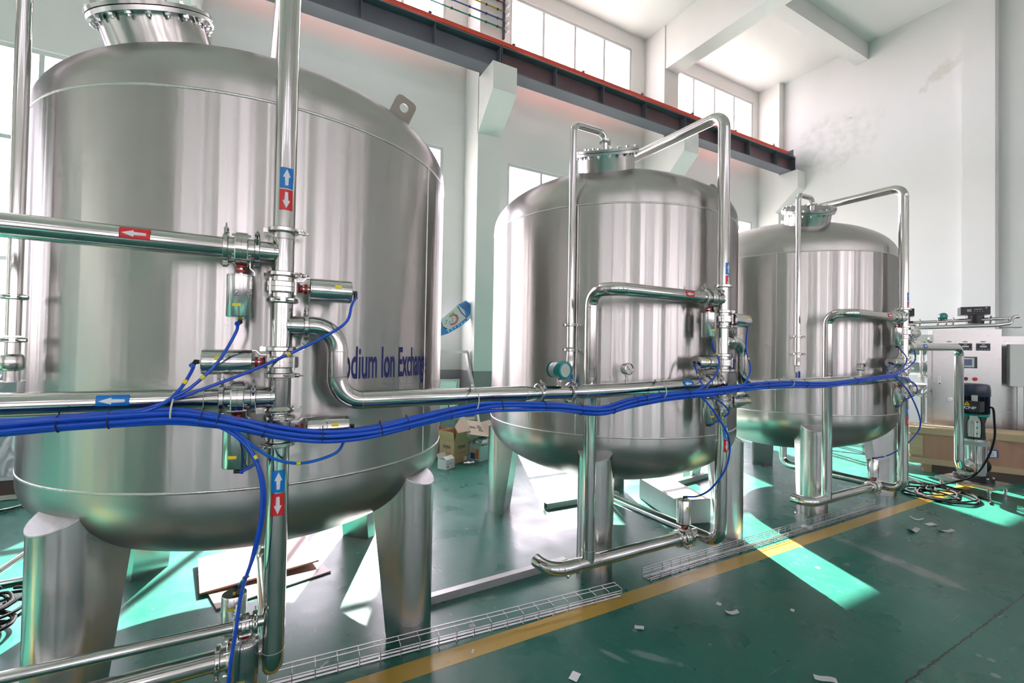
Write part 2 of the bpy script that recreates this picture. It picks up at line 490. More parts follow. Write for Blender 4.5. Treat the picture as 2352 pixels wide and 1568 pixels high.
def sticker(parent, p, ax, face, r, color, sgn, L_=.072, half=.62):
    M = frame(p, ax, face)
    st = patch(M, r+.0009, L_, half).build('arrow_sticker', color+'_sticker', parent)
    st['label'] = color+' sticker with a white arrow'
    arrow_patch(M, r+.0016, L_*.92, half*.9, sgn).build('arrow', 'white_sticker', st)
    return st
def text_mesh(txt, size, bold=0.0):
    cu = bpy.data.curves.new('t', 'FONT'); cu.body = txt; cu.size = size; cu.offset = bold
    cu.resolution_u = 4
    o = bpy.data.objects.new('t', cu); col.objects.link(o)
    dg = bpy.context.evaluated_depsgraph_get(); dg.update()
    me = bpy.data.meshes.new_from_object(o.evaluated_get(dg))
    bpy.data.objects.remove(o); bpy.data.curves.remove(cu)
    return me
def flat_text(txt, size, M, m_, name, parent, sx=1.0, bold=0.0, center=True):
    me = text_mesh(txt, size, bold)
    xs = [v.co.x for v in me.vertices]; ys = [v.co.y for v in me.vertices]
    if not xs: return None
    mid = (min(xs)+max(xs))/2 if center else min(xs); my = (min(ys)+max(ys))/2 if center else 0
    for v in me.vertices: v.co = M @ V(((v.co.x-mid)*sx, v.co.y-my, 0))
    me.materials.clear(); me.materials.append(MATS[m_]); me.name = name
    return link(name, me, parent)

# ================================================================== THE SETTING
YW, XE, XL, YF, ZC = 8.4, 13.2, -12.2, -8.0, 9.55
WALL_T = .14
bays = [(4.43+4.87*k, 7.88+4.87*k) for k in range(-3, 2)]
front_bays = [(c_+o_-.45, c_+o_+.45) for c_ in [(a_+b_)/2 for a_, b_ in bays] for o_ in (-1.0, 1.0)]
def window_wall(name, y0, y1, m_, bays, zl):
    mb = MB(); ym = (y0+y1)/2; t = abs(y1-y0)
    def seg(xa, xb, za, zb): mb.box(((xa+xb)/2, ym, (za+zb)/2), (xb-xa, t, zb-za))
    X0, X1 = XL-.3, XE+.3
    for za, zb in ((0, zl[0]), (zl[1], 7.45), (9.2, ZC+.3)): seg(X0, X1, za, zb)
    for za, zb in (zl, (7.45, 9.2)):
        e = [X0]+[q for p in bays for q in p]+[X1]
        for i in range(0, len(e), 2): seg(e[i], e[i+1], za, zb)
    o = mb.build(name, m_, smooth=False); o['kind'] = 'structure'
    return o
def quadstruct(name, c, d, m_):
    o = MB().box(c, d).build(name, m_, smooth=False); o['kind'] = 'structure'; return o
fl = quadstruct('floor', ((XL+XE)/2, (YF+YW)/2, -.1), (XE-XL+.6, YW-YF+.6, .2), 'floor_green')
gr = quadstruct('ground', (0, 0, -.3), (160, 160, .1), 'ground_out')
quadstruct('ceiling', ((XL+XE)/2, (YF+YW)/2, ZC+.15), (XE-XL+.6, YW-YF+.6, .3), 'white_paint')
window_wall('wall_back', YW, YW+WALL_T, 'wall_dado', bays, (1.3, 5.6))
window_wall('wall_front', YF-WALL_T, YF, 'wall_dado', front_bays, (1.3, 4.6))
quadstruct('wall_right', (XE+.15, (YF+YW)/2, ZC/2), (.3, YW-YF, ZC), 'wall_stained')
quadstruct('wall_left', (XL-.15, (YF+YW)/2, ZC/2), (.3, YW-YF, ZC), 'wall_dado')
ln = MB().box((1.5, 2.317, .0004), (24, .127, .0008)).build('trim_1', 'line_yellow', smooth=False)
tag(ln, 'worn yellow paint line along the green floor', None, None, 'structure')

# windows: frame bars, mullions and panes
wn = 0
for side, yp in (('back', YW+.07), ('front', YF-.07)):
    for (xa, xb) in (bays if side == 'back' else front_bays):
        for za, zb, trans in ((1.3, 5.6, (2.75, 4.36)) if side == 'back' else (1.3, 4.6, (3.0,)), (7.45, 9.2, (8.0,))):
            wn += 1
            W = struct('window_%d' % wn)
            fr = MB()
            fw_, fd = .06, .09
            for x in (xa+fw_/2, xb-fw_/2): fr.box((x, yp, (za+zb)/2), (fw_, fd, zb-za))
            for z in (za+fw_/2, zb-fw_/2): fr.box(((xa+xb)/2, yp, z), (xb-xa-2*fw_, fd, fw_))
            fr.build('window_frame', 'frame_white', W, smooth=False)
            q = (xb-xa)/4
            for i in ((1, 2, 3) if side == 'back' else (2,)):
                MB().box((xa+q*i, yp, (za+zb)/2), (.055, .075, zb-za-2*fw_)).build('mullion', 'frame_white', W, smooth=False)
            for z in trans:
                MB().box(((xa+xb)/2, yp, z), (xb-xa-2*fw_, .07, .055)).build('transom', 'frame_white', W, smooth=False)
            zs = [za+fw_]+list(trans)+[zb-fw_]
            if side == 'back':
                for i in range(4):
                    for z0, z1 in zip(zs, zs[1:]):
                        MB().box((xa+q*(i+.5), yp, (z0+z1)/2), (q-.02, .006, z1-z0-.02)).build('pane', 'window_glass', W, smooth=False)
            else:
                MB().box(((xa+xb)/2, yp, (za+zb)/2), (xb-xa-.06, .006, zb-za-.06)).build('pane', 'window_glass', W, smooth=False)
            sill = MB().box(((xa+xb)/2, yp-(.02 if side == 'back' else -.02), za-.012), (xb-xa, .16, .024)).build('window_sill', 'frame_white', W, smooth=False)

# columns with crane corbels
YC, YK = 7.76, 7.15
for k in range(-3, 3):
    xa = 3.45+4.87*k; xb = xa+.48
    if k == 2: xa, xb = 12.98, 13.2
    c = struct('column' if k == -3 else 'column')
    MB().box(((xa+xb)/2, (YC+YW)/2, ZC/2), (xb-xa, YW-YC, ZC)).build('shaft', 'wall_dado', c, smooth=False)
    mb = MB()
    if k == 2: xa = 12.84
    M = Matrix(((0, 0, 1, xa), (1, 0, 0, 0), (0, 1, 0, 0), (0, 0, 0, 1)))
    mb.prism([(YC+.02, 5.72), (YC+.02, 6.78), (YK+.015, 6.78), (YK, 6.76), (YK, 6.28)], xb-xa, M)
    mb.build('corbel', 'white_paint', c, smooth=False)
    if k < 2:
        MB().box(((xa+xb)/2, (YF+YC)/2, (8.48+ZC)/2), (.43, YC-YF, ZC-8.48)).build('ceiling_beam', 'white_paint', c, smooth=False)
for k in range(-3, 2):
    x0 = 3.45+4.87*k+.46; x1 = min(x0+4.41, XE)
    for y in (5.785, .9, -4.0):
        o = MB().box(((x0+x1)/2, y, (9.12+ZC)/2), (x1-x0, .29, ZC-9.12)).build('ceiling_rib', 'white_paint', smooth=False)
        o['kind'] = 'structure'
o = MB().box((13.09, 3.585, ZC/2), (.22, .505, ZC)).build('column', 'wall_stained', smooth=False); o['kind'] = 'structure'

# crane runway beam, one welded girder per bay
for k in range(-3, 2):
    x0 = 3.70+4.87*k; x1 = min(x0+4.855, 13.03)
    where = {1: 'at the far end by the end wall', 0: 'in the bay of the middle tank', -1: 'in the bay above the nearest tank', -2: 'left of the nearest tank, mostly out of frame', -3: 'farthest left along the window wall'}[k]
    t = thing('crane_girder', 'dark grey steel crane girder '+where, 'girder', (x0, 7.468, 6.78), group='crane girders on the corbels')
    ln_ = x1-x0
    MB().box((ln_/2, 0, .012), (ln_, .315, .024)).build('bottom_flange', 'beam_grey', t, smooth=False)
    MB().box((ln_/2, 0, .412), (ln_, .315, .024)).build('top_flange', 'beam_grey', t, smooth=False)
    MB().box((ln_/2, 0, .212), (ln_, .014, .376)).build('web', 'beam_maroon' if k >= 0 else 'beam_grey', t, smooth=False)
    me = MB().box((0, 0, 0), (.012, .145, .376)).mesh('stiffener', 'beam_grey', False)
    q = 0
    xs = [.012]+[1.2*j for j in range(1, 4)]+[ln_-.012]
    for x in xs:
        for y in (-.078, .078):
            s = link('stiffener', me, t); s.location = (x, y, .212)
# red conductor rail above the girder
t = thing('conductor_rail', 'long bright red conductor rail on top of the crane girder', 'rail', (0, 7.36, 7.21))
MB().box((.5, 0, .062), (24.4, .040, .076)).build('rail', 'rail_red', t, smooth=False)
for z in (.035, .065, .095):
    MB().box((.5, -.0235, z), (24.4, .007, .012)).build('rib', 'rail_red', t, smooth=False)
for i in range(14):
    x = -9+1.62*i
    mb = MB(); mb.box((x, 0, .125), (.05, .05, .03)); mb.tube([(x-.02, 0, .13), (x-.01, 0, .18), (x+.03, 0, .19), (x+.03, 0, .13)], .006, 6)
    mb.build('clip', 'dark_metal', t)
t = thing('crane_buffer', 'small dark steel buffer bracket at the far end of the crane rail', 'bracket', (12.86, 7.42, 7.204))
MB().box((.06, 0, .10), (.02, .2, .2)).build('plate', 'dark_metal', t, smooth=False)
MB().box((-.03, 0, .10), (.2, .05, .03)).build('arm', 'dark_metal', t, smooth=False)
MB().box((-.03, 0, .012), (.26, .24, .022)).build('foot', 'lug_steel', t, smooth=False)
# trolley wires and their insulators
t = thing('insulator_bracket', 'dark bracket with four white insulators on the column above the crane rail', 'bracket', (3.97, 7.70, 7.70))
MB().box((-.035, .03, .36), (.035, .05, .80)).build('plate', 'beam_grey', t, smooth=False)
zz4 = (.13, .292, .465, .634)
me = None
for z in zz4:
    mb = MB(); mb.rev((.012, -.0, z), (-.25, -1, 0), [(.02, -.03), (.045, -.02), (.045, .0), (.03, .008), (.03, .02), (.048, .03), (.048, .05), (.02, .058), (.012, .07), (0, .07)], 18)
    mb.build('insulator', 'insulator', t)
for z, cm, nm in zip(zz4, ('wire_green', 'wire_blue', 'wire_yellow', 'wire_red'), ('green', 'blue', 'yellow', 'red')):
    wz = 7.70+z
    t2 = thing('trolley_wire', 'thin %s trolley wire strung to the insulator bracket' % nm, 'wire', (3.9, 7.69, wz), group='coloured trolley wires under the ceiling')
    MB().tube([(0, 0, 0), (-.16, 0, .0), (-.6, 0, -.004), (-3, 0, -.012), (-15.8, 0, 0)], [.012, .014, .012, .009, .009], 8).build('wire', cm, t2)
    for x in (-.12, -.36, -.70, -1.05):
        MB().box((x, 0, -.002), (.035, .028, .03)).build('clip', 'dark_metal', t2, smooth=False)

# ================================================================== TANKS
TX = [.0332+2.9163*i for i in range(3)]
TY = 3.4251
R, ZL, ZU, HB, SK = 1.13, 1.039, 2.759, .475, .045
WHO = ['nearest', 'middle', 'farthest']
s2 = math.sqrt(.5)
MH_AZ = math.radians(-133.5); MH_R = .81; MH_Z = 3.28; MH_T = math.radians(24.5)
RX, RY = .034, -1.2295           # riser offset from the tank axis
VX, VY = -.97, -.709             # vent pipe offset

def head_profile(sign, zbase, n=22):
    p = [(R, zbase), (R, zbase+sign*SK)]
    for i in range(1, n+1):
        a = PI/2*i/n
        p.append((max(1e-5, R*math.cos(a)), zbase+sign*(SK+HB*math.sin(a))))
    return p
def bead(z, rr=.0032, h=.009):
    return [(R-.004, z-h), (R+rr*.7, z-h*.6), (R+rr, z), (R+rr*.7, z+h*.6), (R-.004, z+h)]
MB.caps = False
ME_SHELL = MB().lathe([(R, ZL+(ZU-ZL)*i/6) for i in range(7)], 160).mesh('shell', 'brushed_tank', ang=60)
ME_UP = MB().lathe(head_profile(1, ZU), 160).mesh('top_head', 'dome_steel', ang=60)
ME_UP3 = ME_UP.copy(); ME_UP3.materials.clear(); ME_UP3.materials.append(MATS['dome_dusty'])
ME_LO = MB().lathe(list(reversed(head_profile(-1, ZL))), 160).mesh('bottom_head', 'dome_steel', ang=60)
ME_S1 = MB().lathe(bead(ZU), 160).mesh('weld_seam', 'weld', ang=60)
ME_S2 = MB().lathe(bead(ZL), 160).mesh('weld_seam', 'weld', ang=60)
MB.caps = True
# one leg, local +x pointing outwards from the tank axis
def leg_mesh():
    rho, rc = .129, 1.077
    def rin(z): return 1.006-.1416*z
    def ztop(r): return .865+(1.206-r)*.55
    ang = [PI/2-PI*i/16 for i in range(17)]
    out = []
    for a in ang: out.append((rc+rho*math.cos(a), rho*math.sin(a)))
    k = len(out); vs = []; fs = []
    for (r, t) in out: vs.append((r, t, 0)); vs.append((r, t, min(ztop(r), .94)))
    for i in range(k-1): fs.append((2*i+2, 2*i, 2*i+1, 2*i+3))
    o = len(vs)
    zt = .93
    vs += [(rin(0), rho, 0), (rin(zt), rho, zt), (rin(0), -rho, 0), (rin(zt), -rho, zt)]
    fs += [(0, o, o+1, 1), (2*(k-1), 2*(k-1)+1, o+3, o+2), (o, o+2, o+3, o+1)]
    fs.append(tuple([2*i for i in range(k)]+[o+2, o]))
    body = MB().add(vs, fs).mesh('leg', 'leg_steel')
    cap = MB(); k2 = 17; cv = []
    for (r, t) in out:
        cv.append((rc+(r-rc)*1.02, t*1.015, min(ztop(r), .94)+.001))
    cv2 = [(x, y, z+.007) for x, y, z in cv]
    cap.add(cv+cv2, [tuple(range(k2)), tuple(reversed(range(k2, 2*k2)))]+[(i, k2+i, k2+(i+1) % k2, (i+1) % k2) for i in range(k2)])
    # close the cap towards the tank
    cap.add([cv2[0], cv2[-1], (.98, -.129, .975), (.98, .129, .975)], [(0, 3, 2, 1)])
    seam = MB().tube([(rc+rho*math.cos(a)*.99, rho*math.sin(a)*.99, min(.865+(1.206-(rc+rho*math.cos(a)))*.55, .94)+.003) for a in ang], .004, 6)
    return body, cap.mesh('leg_cap', 'cap_steel'), seam.mesh('weld_seam', 'weld')
LEG, LEGCAP, LEGSEAM = leg_mesh()
# manhole bolt along local z, head above the lid, nut below
def bolt_mesh():
    mb = MB()
    mb.lathe([(.0145, .020), (.0145, .032)], 6); mb.lathe([(.0075, -.045), (.0075, .022)], 10); mb.lathe([(.0145, -.034), (.0145, -.021)], 6)
    mb.lathe([(.017, .017), (.017, .020)], 12)
    return mb.mesh('bolt', 'bolt_steel', ang=30)
BOLT = bolt_mesh()
def clamp_parts(parent, p, ax, r, ang=0.0, name='clamp'):
    """tri-clamp ring round a pipe of radius r at p, hinge and wing nut at angle ang"""
    M = frame(p, ax, (0, 0, 1) if abs(V(ax).normalized().z) < .9 else (0, -1, 0)) @ Matrix.Rotation(ang, 4, 'Z')
    mb = MB()
    mb.lathe([(r, -.011), (r+.012, -.011), (r+.019, -.007), (r+.019, .007), (r+.012, .011), (r, .011)], 28, M)
    for s in (1, -1):
        mb.box((s*(r+.026), 0, 0), (.022, .018, .018), M=M)
    ring = mb.build(name, 'clamp_steel', parent)
    nb = MB()
    nb.add([], [])
    p0 = M @ V((r+.030, -.032, 0)); p1 = M @ V((r+.030, .045, 0))
    nb.cyl(p0, p1, .0042, n=8)
    nb.rev(M @ V((r+.030, .018, 0)), M.to_3x3() @ V((0, 1, 0)), [(.009, 0), (.010, .012), (.006, .02)], 10)
    for s in (1, -1):
        nb.box((r+.030+s*.013, .032, 0), (.017, .016, .006), M=M)
    nb.build('wing_nut', 'clamp_steel', ring)
    MB().cyl(M @ V((-(r+.028), 0, -.012)), M @ V((-(r+.028), 0, .012)), .006, n=8).build('hinge_pin', 'clamp_steel', ring)
    return ring
def ring_line(parent, p, ax, r):           # a fine welded joint on a pipe
    MB().rev(p, ax, [(r-.001, -.0022), (r+.0011, 0), (r-.001, .0022)], 28).build('weld_joint', 'weld', parent)

VSEAM = [-43.5, -142.7, -153.5]
TANKS = []
for i in range(3):
    t = thing('process_tank', ['large brushed steel tank on four legs, nearest to the camera', 'brushed steel tank on four legs in the middle of the row', 'brushed steel tank on four legs at the far end of the row'][i], 'tank', (TX[i], TY, 0), group='three steel process tanks in a row')
    TANKS.append(t)
    link('shell', ME_SHELL, t); link('top_head', ME_UP if i < 2 else ME_UP3, t); link('bottom_head', ME_LO, t)
    link('weld_seam', ME_S1, t); link('weld_seam', ME_S2, t)
    a = math.radians(VSEAM[i])
    MB().tube([((R+.0005)*math.cos(a), (R+.0005)*math.sin(a), z) for z in (ZL, 1.6, 2.2, ZU)], .0035, 6).build('weld_seam', 'weld', t)
    for k in range(4):
        lg = link('leg', LEG, t); lg.rotation_euler = (0, 0, PI/4+PI/2*k)
        link('leg_cap', LEGCAP, lg); link('weld_seam', LEGSEAM, lg)
    # manhole
    ax = V((math.cos(MH_AZ)*math.sin(MH_T), math.sin(MH_AZ)*math.sin(MH_T), math.cos(MH_T)))
    cen = V((MH_R*math.cos(MH_AZ), MH_R*math.sin(MH_AZ), MH_Z))
    M = frame(cen, ax, (math.cos(MH_AZ), math.sin(MH_AZ), 0))
    nk = MB(); MB.caps = False
    nk.lathe([(.226, -.24), (.226, -.02)], 64, M); MB.caps = True
    nk = nk.build('manhole_neck', 'leg_steel', t)
    MB().lathe([(.226, -.022), (.262, -.022), (.262, -.003), (.226, -.003)], 64, M).build('flange', 'bolt_steel', nk)
    MB().lathe([(.228, -.003), (.254, -.003), (.254, .001), (.228, .001)], 64, M).build('gasket', 'black_rubber', nk)
    lid = MB().lathe([(1e-5, .001), (.263, .001), (.263, .017), (.258, .019), (1e-5, .019)], 64, M).build('manhole_lid', 'dome_steel', t)
    for k in range(20):
        bo = link('bolt', BOLT, lid)
        bo.matrix_local = M @ Matrix.Rotation(2*PI*(k+.5)/20, 4, 'Z') @ Matrix.Translation((.243, 0, 0))
    # lifting lug
    la = math.radians(-41); lr = .885
    zd = ZU+SK+HB*math.sqrt(1-(lr/R)**2)
    Ml = Matrix.Translation((lr*math.cos(la), lr*math.sin(la), zd-.02)) @ Matrix.Rotation(la, 4, 'Z') @ Matrix.Rotation(math.radians(28), 4, 'Y')
    prof = [(-.045, -.06), (-.045, .09), (-.02, .13), (.02, .13), (.045, .09), (.045, -.06)]
    mb = MB(); k = 24
    oo = []
    for j in range(k):
        aa = 2*PI*j/k
        oo.append((.021*math.cos(aa), .085+.021*math.sin(aa)))
    # plate with a hole: outer ring sampled by angle round the hole centre
    outer = []
    for j in range(k):
        aa = 2*PI*j/k; dx, dy = math.cos(aa), math.sin(aa); tt = 9
        for ex, lim in ((dx, .05), (-dx, .05)):
            if ex > 1e-6: tt = min(tt, lim/ex)
        if dy > 1e-6: tt = min(tt, .05/dy)
        if dy < -1e-6: tt = min(tt, .15/-dy)
        tt = min(tt, .062 if dy > -.2 else 9)
        outer.append((tt*dx, .085+tt*dy))
    vs = [(x, -.011, z) for x, z in oo]+[(x, -.011, z) for x, z in outer]+[(x, .011, z) for x, z in oo]+[(x, .011, z) for x, z in outer]
    fs = []
    for j in range(k):
        j2 = (j+1) % k
        fs += [(j, j2, k+j2, k+j), (2*k+j2, 2*k+j, 3*k+j, 3*k+j2), (j2, j, 2*k+j, 2*k+j2), (k+j, k+j2, 3*k+j2, 3*k+j)]
    mb.add([(y, x*1.35, z*1.2) for x, y, z in vs], fs, Ml @ Matrix.Rotation(-.75, 4, 'Z'))
    mb.build('lifting_lug', 'lug_steel', t)
    # lettering on the shell
    me = text_mesh('Sodium Ion Exchange', .226, .0042)
    bm = bmesh.new(); bm.from_mesh(me)
    xs = [v.co.x for v in bm.verts]; x0, x1 = min(xs), max(xs)
    for j in range(1, 40):
        xx = x0+(x1-x0)*j/40
        g = bm.verts[:]+bm.edges[:]+bm.faces[:]
        bmesh.ops.bisect_plane(bm, geom=g, plane_co=(xx, 0, 0), plane_no=(1, 0, 0))
    A0, A1 = math.radians(-75.9), math.radians(-42.4)
    for v in bm.verts:
        a = A0+(A1-A0)*(v.co.x-x0)/(x1-x0)
        z = 1.512+v.co.y
        v.co = ((R+.0012)*math.cos(a), (R+.0012)*math.sin(a), z)
    bm.to_mesh(me); bm.free(); me.materials.clear(); me.materials.append(MATS['text_blue'])
    lt = link('lettering', me, t); lt['label'] = 'dark blue lettering Sodium Ion Exchange'

# ================================================================== PIPEWORK
PR = .0435
Z_RED, Z_V1, Z_OUT, Z_V4, Z_BLUE, Z_UN, Z_V3, Z_BOT, Z_TOP = 2.065, 1.918, 1.755, 1.597, 1.447, 1.392, 1.303, .268, 3.455
def valve(name, label, p, pax, adir, adist=.0, scale=1.0, digit=None, mark=None, hose_dir=None, roll=0.0, a_len=.176, a_r=None):
    """butterfly valve at world point p in a pipe along pax, pneumatic actuator towards adir"""
    t = thing(name, label, 'valve', p, group='pneumatic valves on the pipe manifolds')
    pax = V(pax).normalized(); ad = V(adir).normalized()
    s = scale; r = PR*s
    O = V((0, 0, 0))
    b_ = MB()
    b_.rev(O, pax, [(r, -.062*s), (r+.004, -.06*s), (r+.004, -.026*s), (.066*s, -.024*s), (.070*s, -.020*s), (.070*s, -.0015), (.0685*s, 0), (.070*s, .0015), (.070*s, .020*s), (.066*s, .024*s), (r+.004, .026*s), (r+.004, .06*s), (r, .062*s)], 36)
    body = b_.build('valve_body', 'clamp_steel', t)
    side = pax.cross(ad)
    bolts = MB()
    for q in (1, -1):
        for e in (1, -1):
            c = ad*(.048*s*q)+side*(.048*s*e)
            MB().cyl(c-pax*.034*s, c+pax*.034*s, .0055*s, n=8).build('bolt', 'bolt_steel', body)
    for q in (1, -1):
        clamp_parts(t, pax*(.056*s*q), pax, r, roll+.5*q)
    # stem, couplings
    st = MB(); st.cyl(ad*.066*s, ad*.112*s, .010*s, n=12); st.build('stem', 'clamp_steel', t)
    MB().cyl(ad*.069*s, ad*.078*s, .017*s, n=14).build('stem_seal', 'red_plastic', t)
    cp = MB(); cp.cyl(ad*.086*s, ad*.097*s, .021*s, n=16); cp.box(ad*.0915*s, (.012, .012, .012)); cp.build('coupling', 'red_plastic', t)
    # bent bracket
    br = MB()
    sd = pax
    pts = [ad*.045*s+sd*.030*s, ad*.078*s+sd*.030*s, ad*.094*s+sd*.047*s, ad*.108*s+sd*.047*s]
    wv = side*.018*s
    th = .003
    for a, c in zip(pts, pts[1:]):
        nn = (c-a).cross(side).normalized()*th
        vs = [a-wv, a+wv, c+wv, c-wv]; vs += [x+nn for x in vs]
        br.add(vs, [(0, 1, 2, 3), (7, 6, 5, 4), (0, 4, 5, 1), (1, 5, 6, 2), (2, 6, 7, 3), (3, 7, 4, 0)])
    br.build('bracket', 'clamp_steel', t, smooth=False)
    a0, a1 = .107*s, (.107+a_len)*s
    ar = a_r or .051*s
    ac = MB().rev(ad*a0, ad, [(1e-5, 0), (ar-.003, 0), (ar, .002), (ar, .006), (ar-.0008, .007), (ar, .008), (ar, a1-a0-.005), (ar-.003, a1-a0), (1e-5, a1-a0)], 40).build('actuator', 'actuator_steel', t)
    # yellow label facing the camera
    face = V((-.25, -1, 0)) if abs(ad.z) > .5 else V((0, -1, .35))
    zl = .65 if abs(ad.z) < .5 else .72
    Mp = frame(ad*(a0+(a1-a0)*zl), ad, face)
    if abs(ad.z) < .5:
        pm = patch(Mp, ar+.0008, .030*s, .16)
    else:
        pm = patch(Mp, ar+.0008, .013*s, .30)
    pm.build('number_label', 'yellow_label', ac)['label'] = 'small yellow number label'
    if digit is not None:
        dig = {'1': [(0, 1), (0, -1)], '2': [(-.5, .6), (0, 1), (.5, .6), (-.5, -.8), (.6, -.8)], '3': [(-.4, 1), (.4, .8), (0, .1), (.4, -.3), (.1, -.9), (-.3, -.8)], '4': [(-.1, 1), (-.5, 0), (.5, 0), (.3, .6), (.1, -1)], '5': [(.4, .9), (-.3, .9), (-.3, .2), (.3, .1), (.3, -.7), (-.3, -.8)]}[digit]
        Md = frame(ad*(a0+(a1-a0)*.45), ad, face)
        def onc(u, v):
            # u to image right, v up
            if abs(ad.z) > .5:
                zz_ = v*.014*s*(1 if ad.z > 0 else -1); aa = u*.014*s/ar*(1 if ad.z > 0 else -1)
            else:
                zz_ = u*.010*s*(1 if ad.x > 0 else -1); aa = v*.016*s/ar*(-1 if ad.x < 0 else 1)
                if ad.x > 0: aa = v*.016*s/ar
                aa = aa*(1 if (Md.to_3x3() @ V((0, 1, 0))).z > 0 else -1) if ad.x > 0 else v*.016*s/ar*(1 if (Md.to_3x3() @ V((0, 1, 0))).z > 0 else -1)
            return Md @ V(((ar+.0006)*math.cos(aa), (ar+.0006)*math.sin(aa), zz_))
        MB().tube([onc(u, v) for u, v in dig], .0009, 5).build('pen_mark', 'ink', ac)['label'] = 'handwritten %s' % digit
    if mark:
        Mt = frame(ad*(a0+(a1-a0)*.52), ad, face) @ Matrix.Rotation(mark, 4, 'Z')
        def on2(u, v): return Mt @ V(((ar+.0006)*math.cos(u), (ar+.0006)*math.sin(u), v*s))
        mb = MB()
        tri = [(-.24, .012), (.24, .012), (0, -.014), (-.24, .012)] if ad.z < 0 else [(-.24, -.012), (.24, -.012), (0, .014), (-.24, -.012)]
        if ad.z < 0: tri = [(u, -v) for u, v in tri]
        mb.tube([on2(u, v) for u, v in tri], .0007, 5)
        for j in range(4): mb.tube([on2(-.24+.13*j, (-.019 if ad.z < 0 else .019)), on2(-.17+.13*j, (-.019 if ad.z < 0 else .019))], .0014, 5)
        mb.build('warning_print', 'red_ink', ac)
    # air fitting
    hd = V(hose_dir) if hose_dir is not None else V((0, 0, -1))
    e = ad*a1
    MB().cyl(e, e+ad*.010*s, .006*s, n=10).build('fitting_thread', 'warn_yellow', ac)
    fb = MB(); fb.cyl(e+ad*.008*s, e+ad*.026*s, .0085*s, n=12); fb.cyl(e+ad*.020*s-hd*.006, e+ad*.020*s+hd*.022*s, .0085*s, n=12)
    fb.build('air_fitting', 'black_plastic', ac)
    MB().cyl(e+ad*.020*s+hd*.020*s, e+ad*.020*s+hd*.028*s, .0105*s, n=12).build('collet', 'blue_hose', ac)
    t['hose_end'] = tuple(V(p)+e+ad*.020*s+hd*.026*s)
    return t

